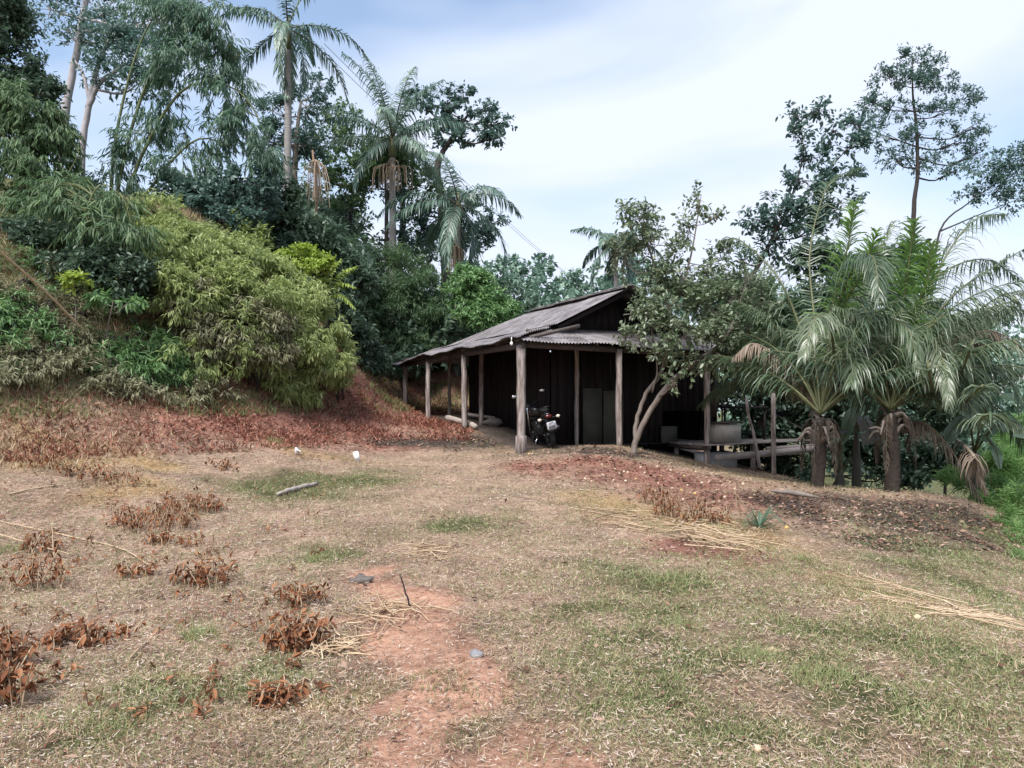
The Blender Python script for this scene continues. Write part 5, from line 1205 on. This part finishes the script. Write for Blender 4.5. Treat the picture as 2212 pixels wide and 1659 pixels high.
def scatter(n, d0, d1, spread=.78):
    u = rng.random(n); d = d0 * np.exp(u * math.log(d1 / d0)); x = d * rng.uniform(-spread, spread, n)
    return x, d
def near_house(x, y):
    w, t = house_wt(x, y); return (w > .25) & (w < 8.5) & (t > .3) & (t < 9)
def cover(name, label, cat, n, d0, d1, L, Wd, mat, weight, tmpl, flat, tone=(0, 1), grow=.35, lift=.004, zmax=2.2):
    x, y = scatter(n, d0, d1); mr, mg, mo, md = masks(x, y)
    p = weight(x, y, mr, mg, mo, md); z = Z(x, y)
    keep = (rng.random(n) < p) & ~near_house(x, y) & (z < zmax) & (z > -1.2)
    x, y, z = x[keep], y[keep], z[keep]; n = len(x)
    a = rng.random(n) * 6.283; e = np.abs(rng.normal(flat[0], flat[1], n))
    D = np.c_[np.cos(a) * np.cos(e), np.sin(a) * np.cos(e), np.sin(e)]
    N = np.array([0, 0, 1.0]) + rng.normal(0, .35, (n, 3)); N = N - (N * D).sum(1, keepdims=True) * D
    k = (y / 4.5) ** grow
    Ls = L * (.5 + rng.random(n) ** 1.5 * 1.1) * k; Ws = Wd * (.7 + .6 * rng.random(n)) * k
    P = np.c_[x, y, z + lift + rng.random(n) * lift * 2]
    V, Fa, kk = leaf_arrays(P, D, N, Ls, Ws, tmpl)
    ti = np.clip(tone[0] + (tone[1] - tone[0]) * rng.random(n) + .5 * (fbm(x * .8, y * .8, 71) - .5) + .4 * (fbm(x * 3.1, y * 3.1, 73) - .5), 0, 1)
    o = link(name, mesh_uniform(name, V, Fa, np.repeat(ti, kk), False, (mat,)))
    return tag(o, label, cat, kind='stuff')
cover('dry_grass', 'short dry straw coloured grass covering the yard', 'grass', 260000, 2.5, 24, .045, .0042, M['g_dry'], lambda x, y, r, g, o, d: np.clip(.85 - .85 * r - .25 * g - .6 * d + .5 * o, .02, 1) * np.clip(.45 + 1.1 * fbm(x * 1.7, y * 1.7, 81), 0, 1), BLADE, (.25, .3), lift=.006)
cover('green_grass', 'short patchy green grass growing in the yard', 'grass', 420000, 2.5, 24, .042, .0045, M['g_green'], lambda x, y, r, g, o, d: np.clip((.38 + 1.1 * g + 1.0 * np.clip(x / 2.5 + .2, 0, 1) * np.clip((12 - y) / 5, 0, 1)) * np.clip(fbm(x * 2.2, y * 2.2, 83) * 2.9 - .8, 0, 1.3) - .4 * r, 0, 1), BLADE, (.7, .3), lift=.004)
cover('leaf_litter', 'pale chips and dead leaf litter strewn over the yard', 'litter', 130000, 2.5, 22, .03, .0065, M['g_chip'], lambda x, y, r, g, o, d: np.clip((.62 - .45 * g - .3 * d - .25 * r) * np.clip(.3 + 1.4 * fbm(x * 1.2 + 9, y * 1.2, 85) + .35 * np.clip(-x / 3, 0, 1), 0, 1.1), .02, 1), CHIP, (.06, .14), lift=.012)
cover('rust_litter', 'rust red dead leaf bits on the left of the yard and bank foot', 'litter', 60000, 3, 20, .03, .008, M['g_rust'], lambda x, y, r, g, o, d: np.clip((fbm(x * .9 + 31, y * .9, 87) * 3 - 1.5) * np.clip(-x / 2.5, 0, 1), 0, .8), RHOMB, (.4, .35), lift=.012, zmax=2.0)
cover('brown_litter', 'brown fallen leaves under the fruit tree and below the bank', 'litter', 120000, 3, 24, .055, .026, M['g_brown'], lambda x, y, r, g, o, d: np.clip(.008 + .7 * r * np.clip((y - 8) / 3, 0, 1) + .8 * d, 0, 1), RHOMB, (.15, .25), lift=.012, zmax=3.6)
# rough growth on the bank foot and the left slope
def slope_cover(name, label, n, mat, L, Wd, zr, tmpl, e, tone=(0, 1), dens=lambda x, y: 1.0):
    x = rng.uniform(-13, -1, n); y = rng.uniform(9, 29, n); z = Z(x, y)
    keep = (z > zr[0]) & (z < zr[1]) & ~near_house(x, y) & (np.abs(x / y) < .8) & (rng.random(n) < dens(x, y)); x, y, z = x[keep], y[keep], z[keep]; n = len(x)
    a = rng.random(n) * 6.283; e = np.abs(rng.normal(e, .35, n)); D = np.c_[np.cos(a) * np.cos(e), np.sin(a) * np.cos(e), np.sin(e)]
    V, Fa, kk = leaf_arrays(np.c_[x, y, z], D, np.array([0, 0, 1.0]) + rng.normal(0, .5, (n, 3)), L * (.5 + rng.random(n)), Wd * (.7 + .6 * rng.random(n)), tmpl)
    o = link(name, mesh_uniform(name, V, Fa, np.repeat(np.clip(tone[0] + (tone[1] - tone[0]) * rng.random(n), 0, 1), kk), False, (mat,)))
    return tag(o, label, 'ground cover', kind='stuff')
slope_cover('slope_weeds', 'dry brown weeds over the foot of the bank', 150000, M['g_rust'], .14, .022, (.66, 3.4), RHOMB, .6, dens=lambda x, y: np.clip(fbm(x * 1.2, y * 1.2, 91) * 2.4 - .6, .1, 1))
slope_cover('slope_grass', 'dull green and straw grass on the left slope', 150000, M['g_dry'], .15, .014, (.6, 6.8), BLADE, .9, dens=lambda x, y: np.clip(fbm(x * .9 + 4, y * .9, 93) * 2.4 - .7, .05, 1) * np.clip((-x - 6) / 2.5, .0, 1) + .3 * np.clip((-x - 6) / 2, .04, 1))
slope_cover('slope_greens', 'green weeds scattered on the left slope', 150000, M['g_green'], .15, .024, (1.3, 6.8), BLADE, .9, dens=lambda x, y: np.clip(fbm(x * 1.1 + 14, y * 1.1, 95) * 3 - 1.0, .06, 1))

# wilted brown weeds
WK = 0
def wilted(px, py, size, n, label, h=.16, green=False, tone=(.1, .9), leafl=.075):
    c = G(px, py); r = size * c[1] / F
    root = empty('wilted_weed', c); tag(root, label, 'weed', 'wilted brown weeds')
    st = MB(); P, D, N, L = [], [], [], []
    for i in range(n):
        a = rng.random() * 6.283; q = c + np.array([math.cos(a), math.sin(a) * .7, 0]) * r * rng.random() ** .6; q[2] = z1(q[0], q[1])
        hh = h * rng.uniform(.5, 1.2); ln = rng.normal(0, .25, 2) * hh
        top = q + np.array([ln[0], ln[1], hh]); cv = bez([q, (q + top) / 2 + np.array([0, 0, .02]), top], 4); st.tube(cv, np.linspace(.005, .003, 4), 4, cap=False)
        for k in range(rng.integers(5, 9)):
            f = rng.uniform(.3, 1); p = q + (top - q) * f; b = rng.random() * 6.283
            P.append(p); D.append((math.cos(b) * .7, math.sin(b) * .7, rng.uniform(-1.2, .5))); N.append((math.cos(b), math.sin(b), .5)); L.append(leafl * rng.uniform(.5, 1.3))
    P, D, N, L = map(np.array, (P, D, N, L))
    V, Fa, k = leaf_arrays(P, D, N, L, L * .38, OVAL)
    link('leaves', mesh_uniform('leaves', V - c, Fa, np.repeat(np.clip(tone[0] + (tone[1] - tone[0]) * rng.random(len(P)), 0, 1), k), False, (M['g_wilt'],)), root)
    st.build('stems', M['stick'], root)['kind'] = 'stuff'
for a in [(420, 1105, 55, 40, 'dense rust brown dead weed patch, larger of two beside the gold grass', .22), (330, 1140, 85, 55, 'wide rust brown dead weed patch on the left of the yard', .24),
          (70, 1270, 70, 16, 'dark brown wilted weeds at the left edge of the yard', .25), (440, 1265, 60, 18, 'wilted brown weeds with hanging leaves above the green tuft', .2),
          (300, 1245, 40, 9, 'small wilted weeds left of the hanging leaved group', .15), (640, 1310, 60, 12, 'wilted weeds with separate drooping leaves right of the green tuft', .16),
          (640, 1400, 55, 34, 'dense rusty wilted weed clump beside the straw bundle', .16), (600, 1520, 55, 14, 'low rusty wilted weed in the middle foreground', .1),
          (15, 1440, 30, 14, 'rust brown wilted weed cut by the left edge, upper one', .2), (20, 1530, 40, 18, 'rust brown wilted weed cut by the left edge, lower one', .2),
          (190, 1390, 90, 26, 'low grey brown dead weeds beside the red leaves', .1), (220, 1040, 80, 34, 'reddish brown dead weeds below the bank foot', .22), (120, 1020, 60, 18, 'brown dead weeds far left below the slope', .22),
          (1470, 1120, 60, 34, 'dark rust dead weed clump below the fruit litter', .24), (1530, 1130, 40, 16, 'rust dead weed right of the dark clump', .2), (1420, 1090, 30, 10, 'small upright dead weed left of the dark clump', .25),
          (90, 1190, 40, 12, 'dark dead weed beside the yellow straws', .2), (380, 1175, 60, 14, 'thin dead weeds below the rust patch', .12), (480, 1010, 40, 12, 'dead weeds on the gold grass at the yard edge', .14)]:
    wilted(a[0], a[1], a[2] * 1.15, int(a[3] * 1.7), a[4], a[5] * 1.1, leafl=.065)
st_P = []
for i in range(150):
    c = G(rng.uniform(0, 720), rng.uniform(980, 1560)); st_P.append((c, rng.uniform(.04, .17)))
mbs = MB(); P, D, N, L = [], [], [], []
for c, hh in st_P:
    if rng.random() > 1.15 - fbm(np.array([c[0] * .7]), np.array([c[1] * .7]), 99)[0]: continue
    for j in range(rng.integers(1, 4)):
        q = c + np.array([rng.normal(0, .06), rng.normal(0, .06), 0]); q[2] = z1(q[0], q[1]); top = q + np.array([rng.normal(0, .4) * hh, rng.normal(0, .4) * hh, hh * rng.uniform(.4, 1.1)])
        mbs.tube(np.array([q, (q + top) / 2, top]), .003, 3, cap=False, tint=.3)
        for k in range(rng.integers(3, 8)):
            f = rng.uniform(.2, 1); b = rng.random() * 6.283; P.append(q + (top - q) * f); D.append((math.cos(b), math.sin(b), rng.uniform(-1.2, .7))); N.append((math.cos(b), math.sin(b), .6)); L.append(rng.uniform(.025, .075))
P, D, N, L = map(np.array, (P, D, N, L)); V, Fa, k = leaf_arrays(P, D, N, L, L * .36, OVAL)
tag(link('wilted_weeds', mesh_uniform('wilted_weeds', V, Fa, np.repeat(rng.random(len(P)), k), False, (M['g_wilt'],))), 'small single wilted weeds sprinkled over the left of the yard', 'weeds', kind='stuff')
tag(mbs.build('dry_stems', M['g_brown'], None), 'thin dry weed stems sprinkled over the left of the yard', 'weeds', kind='stuff')
for (px, py, sz, n, lb, wide) in [(430, 1375, 38, 260, 'dark green grass tuft among the wilted weeds', .006), (680, 1212, 22, 120, 'small green grass tuft in the middle of the yard', .005), (595, 957, 18, 90, 'small bright grass tuft below the bank', .006), (1735, 1212, 18, 90, 'small bright grass tuft right of the straw bundle', .005),
                            (1770, 1475, 70, 420, 'bright green grass patch in the right foreground', .005), (1640, 1420, 60, 320, 'green grass patch beside the pale stone', .005), (20, 1190, 40, 160, 'green grass tuft at the left edge under yellow straws', .006), (1480, 1355, 55, 260, 'green grass patch in the middle right of the yard', .005), (1450, 1255, 60, 240, 'green grass patch below the straw bundle', .005)]:
    c = G(px, py); r = sz * c[1] / F; a = rng.random(n) * 6.283; q = r * rng.random(n) ** .6
    x = c[0] + np.cos(a) * q; y = c[1] + np.sin(a) * q; z = Z(x, y); e = rng.uniform(.5, 1.3, n); b = rng.random(n) * 6.283
    V, Fa, k = leaf_arrays(np.c_[x, y, z], np.c_[np.cos(b) * np.cos(e), np.sin(b) * np.cos(e), np.sin(e)], np.array([0, 0, 1.0]) + rng.normal(0, .4, (n, 3)), .09 * (.5 + rng.random(n)) * (c[1] / 6) ** .4, wide * (c[1] / 6) ** .3, BLADE)
    o = link('grass_tuft', mesh_uniform('grass_tuft', V - c, Fa, np.repeat(np.clip(.35 + .6 * rng.random(n), 0, 1), k), False, (M['g_green'],))); o.location = c; tag(o, lb, 'grass', 'grass tufts')
# broad leaved grass plant right of the litter
c = G(1640, 1140)
root = empty('grass_plant', c); tag(root, 'pale blue green broad bladed grass plant beside the fruit litter', 'plant')
for i in range(26):
    b = rng.random() * 6.283; L = rng.uniform(.25, .6); h = np.array([math.cos(b), math.sin(b), 0]); e = rng.uniform(.15, .75)
    q = bez([c, c + h * L * .45 + np.array([0, 0, L * e * .8]), c + h * L + np.array([0, 0, L * e * .35])], 7); S = nrm(np.cross(h, (0, 0, 1))); w_ = .014 * np.array([.5, .9, 1, .9, .7, .45, .05])
    V = np.stack([q - S * w_[:, None], q + S * w_[:, None]], 1).reshape(-1, 3); Fs = [(2 * j, 2 * j + 1, 2 * j + 3, 2 * j + 2) for j in range(6)]
    link('blade', mesh_uniform('blade', V - c, Fs, np.full(14, .1 + .5 * rng.random()), True, (M['lf_banana'],)), root)
for i in range(3):
    mb = MB(); q = c + np.array([-.2 + .1 * i, .1, 0]); mb.tube(bez([q, q + np.array([-.08, 0, .3]), q + np.array([-.1 - .12 * i, 0, .6 - .12 * i])], 5), np.linspace(.008, .003, 5), 4); mb.build('stalk', M['stick'], root)

# straw
def straw(px, py, rx, ry, n, ang, label, L=.5, tone=.6, w=.006):
    c = G(px, py); a, b = G(px, py - ry), G(px, py + ry); sx = rx * c[1] / F; sy = abs(a[1] - b[1]) / 2
    mb = MB()
    for i in range(n):
        x = c[0] + rng.normal(0, .5) * sx; y = c[1] + rng.normal(0, .5) * sy; t = ang + rng.normal(0, .7); l = L * rng.uniform(.4, 1.2) / 2
        h = np.array([math.cos(t), math.sin(t), 0]) * l; q = np.array([x, y, 0])
        pp = [q - h, q + rng.normal(0, .02, 3) * L, q + h]
        for p in pp: p[2] = z1(p[0], p[1]) + .012 + rng.random() * .05
        mb.tube(bez(pp, 4), w * rng.uniform(.6, 1.2), 4, tint=np.clip(tone + rng.normal(0, .2), 0, 1), cap=False)
    o = mb.thing('straw_heap', M['g_dry'], c); return tag(o, label, 'straw', kind='stuff')
straw(1540, 1165, 140, 34, 50, -.15, 'scattered long pale straw stalks in the middle right of the yard', .7, .55, .007)
straw(1370, 1125, 90, 16, 30, -.1, 'few long straw stalks left of the big straw heap', .7, .55, .006)
straw(1960, 1290, 110, 44, 45, -.5, 'long dry straw stalks on the right of the yard', .5, .6, .004)
straw(2100, 1340, 90, 20, 30, -.3, 'thin straw stalks at the right edge of the yard', .6, .7, .005)
straw(720, 1405, 60, 22, 60, -.7, 'short straw stalks beside the rusty weed clump', .25, .6, .005)
straw(930, 1195, 60, 14, 50, .5, 'small straw heap beside the bare red path', .35, .6, .005)
straw(840, 1330, 80, 40, 70, -.6, 'loose straw stalks left of the bare red path', .3, .6, .004)

def ground_stick(label, pts, r, mat='stick', name='stick', cat='stick', lift=.02):
    q = []
    for p in pts:
        g = G(p[0], p[1]); g[2] += lift + (p[2] if len(p) > 2 else 0); q.append(g)
    n = 12; c = bez(q, n); c[1:-1] += rng.normal(0, r[0] * .3, (n - 2, 3))
    mb = MB(); mb.tube(c, np.interp(np.linspace(0, 1, n), np.linspace(0, 1, len(r)), r), 6); o = mb.thing(name, M[mat], c[0], True); return tag(o, label, cat)
ground_stick('bleached broken branch lying on the green grass patch', [(600, 1074), (640, 1062), (686, 1050)], [.025, .045, .03], 'log', 'fallen_branch', 'branch', .04)
ground_stick('thin black stick standing askew by the bare red patch', [(888, 1324), (864, 1322, .26)], [.008, .005], 'black')
ground_stick('long curved dry stem across the left foreground', [(-20, 1125), (130, 1158), (260, 1190), (320, 1225)], [.006, .01, .006])
ground_stick('long thin yellow straw at the left edge', [(-20, 1160), (60, 1185), (150, 1212)], [.009, .006], 'stick', 'stick', 'stick', .06)
ground_stick('pale bent twig on the grass below the slope', [(20, 1072), (80, 1058), (135, 1052)], [.014, .01])
ground_stick('short pale stick in front of the grey brown weeds', [(280, 1432), (345, 1365)], [.006, .004])
ground_stick('pale twig upright by the yellow straws', [(118, 1215), (112, 1210, .3)], [.008, .005])
ground_stick('long thin twig in the lower middle of the yard', [(605, 1645), (650, 1600), (690, 1565)], [.005, .003])
def lump(name, label, cat, px, py, r, mat, rough=.35, lift=.3, seg=10):
    c = G(px, py); mb = MB(); mb.blob(c + np.array([0, 0, r[2] * lift]), r, seg, 7, rough, tint=.75); o = mb.thing(name, M[mat], c, True); return tag(o, label, cat)
lump('stone', 'small grey stone beside the red path', 'stone', 1030, 1420, (.045, .035, .03), 'stone', .8, .2)
lump('stone', 'flat pale brown stone in the right foreground grass', 'stone', 1668, 1408, (.07, .045, .02), 'stick', .7, .1)
lump('rag', 'crumpled grey rag lying above the bare red patch', 'rag', 787, 1258, (.1, .06, .05), 'cloth', 1.3, .2)
lump('dead_leaf', 'large dark red dead leaf in the left foreground', 'leaf', 272, 1342, (.09, .05, .02), 'rib_dead', .5)
lump('yellow_fruit', 'single bright yellow fruit in the bottom right foreground', 'fruit', 1636, 1633, (.022, .02, .02), 'fruit', .15, .8)
lump('yellow_fruit', 'single yellow fruit right of the broad bladed grass', 'fruit', 1982, 1342, (.03, .025, .025), 'fruit', .15, .8)
# white cup and box
c = G(643, 984); mb = MB(); mb.tube([c + np.array([-.03, 0, 0]), c + np.array([0, 0, .1]), c + np.array([.01, 0, .11])], [.035, .06, .075], 9); o = mb.thing('plastic_cup', M['white'], c, True); tag(o, 'small white plastic cup standing in the dry grass, left one', 'cup')
c = G(771, 996); mb = MB(); mb.beam(c + np.array([0.02, 0, -.01]), c + np.array([-.02, 0, .19]), .1, .07, up=(0, 1, 0), jit=.006); o = mb.thing('carton', M['white'], c); tag(o, 'white drink carton standing tilted in the dry grass', 'carton')
# coconut husks and fallen leaf sheaths under the palms
for i, (px, py, lb) in enumerate([(1715, 1078, 'curled brown fallen leaf sheath left of the nearest coconut trunk')]):
    c = G(px, py); q = [c + np.array([-.35, .1, .12]), c + np.array([0, 0, .1]), c + np.array([.35, -.1, .04])]; cc = bez(q, 8); mb = MB(); mb.tube(cc, np.array([.02, .03, .04, .05, .05, .04, .03, .015]), 7); o = mb.thing('leaf_sheath', M['bark_grey'], c, True); tag(o, lb, 'palm sheath')
# fallen fruit
fm = MB(); fm.blob((0, 0, .012), (.03, .028, .026), 8, 6, .1, tint=.6); me1 = fm.mesh('fallen_fruit', M['fruit'], True)
fm = MB(); fm.blob((0, 0, .012), (.034, .026, .025), 8, 6, .1, tint=1.0); me2 = fm.mesh('fallen_fruit', M['fruit'], True)
spots = [(1310, 1010), (1325, 1016), (1340, 1022), (1352, 1012), (1300, 1028), (1280, 1030), (1270, 1040), (1262, 1034), (1395, 1020), (1415, 1010), (1430, 1028), (1445, 1018), (1420, 1045), (1436, 1040), (1400, 1050), (1372, 1036), (1355, 1042), (1335, 1050), (1322, 1040), (1460, 1036), (1482, 1030), (1500, 1022), (1512, 1045), (1530, 1032), (1488, 1050), (1470, 1060), (1450, 1056), (1550, 1052), (1575, 1040), (1592, 1058), (1500, 1070), (1480, 1082), (1520, 1078), (1540, 1090), (1565, 1075), (1248, 1018), (1412, 1062), (1610, 1046), (1385, 1006), (1300, 1003), (1140, 982), (1200, 1030), (1360, 1025), (1630, 1070), (1505, 1004), (1700, 1140), (1800, 1150)]
for i, (px, py) in enumerate(spots):
    c = G(px + rng.normal(0, 4), py + rng.normal(0, 2)); o = link('fallen_fruit', me2 if i % 5 == 0 else me1); o.location = c; k = rng.uniform(.65, 1.1); o.scale = (k, k, k); o.rotation_euler = (rng.random(), rng.random(), rng.random() * 6)
    tag(o, 'small fallen yellow fruit on the brown litter under the fruit tree', 'fruit', 'fallen fruit under the fruit tree')
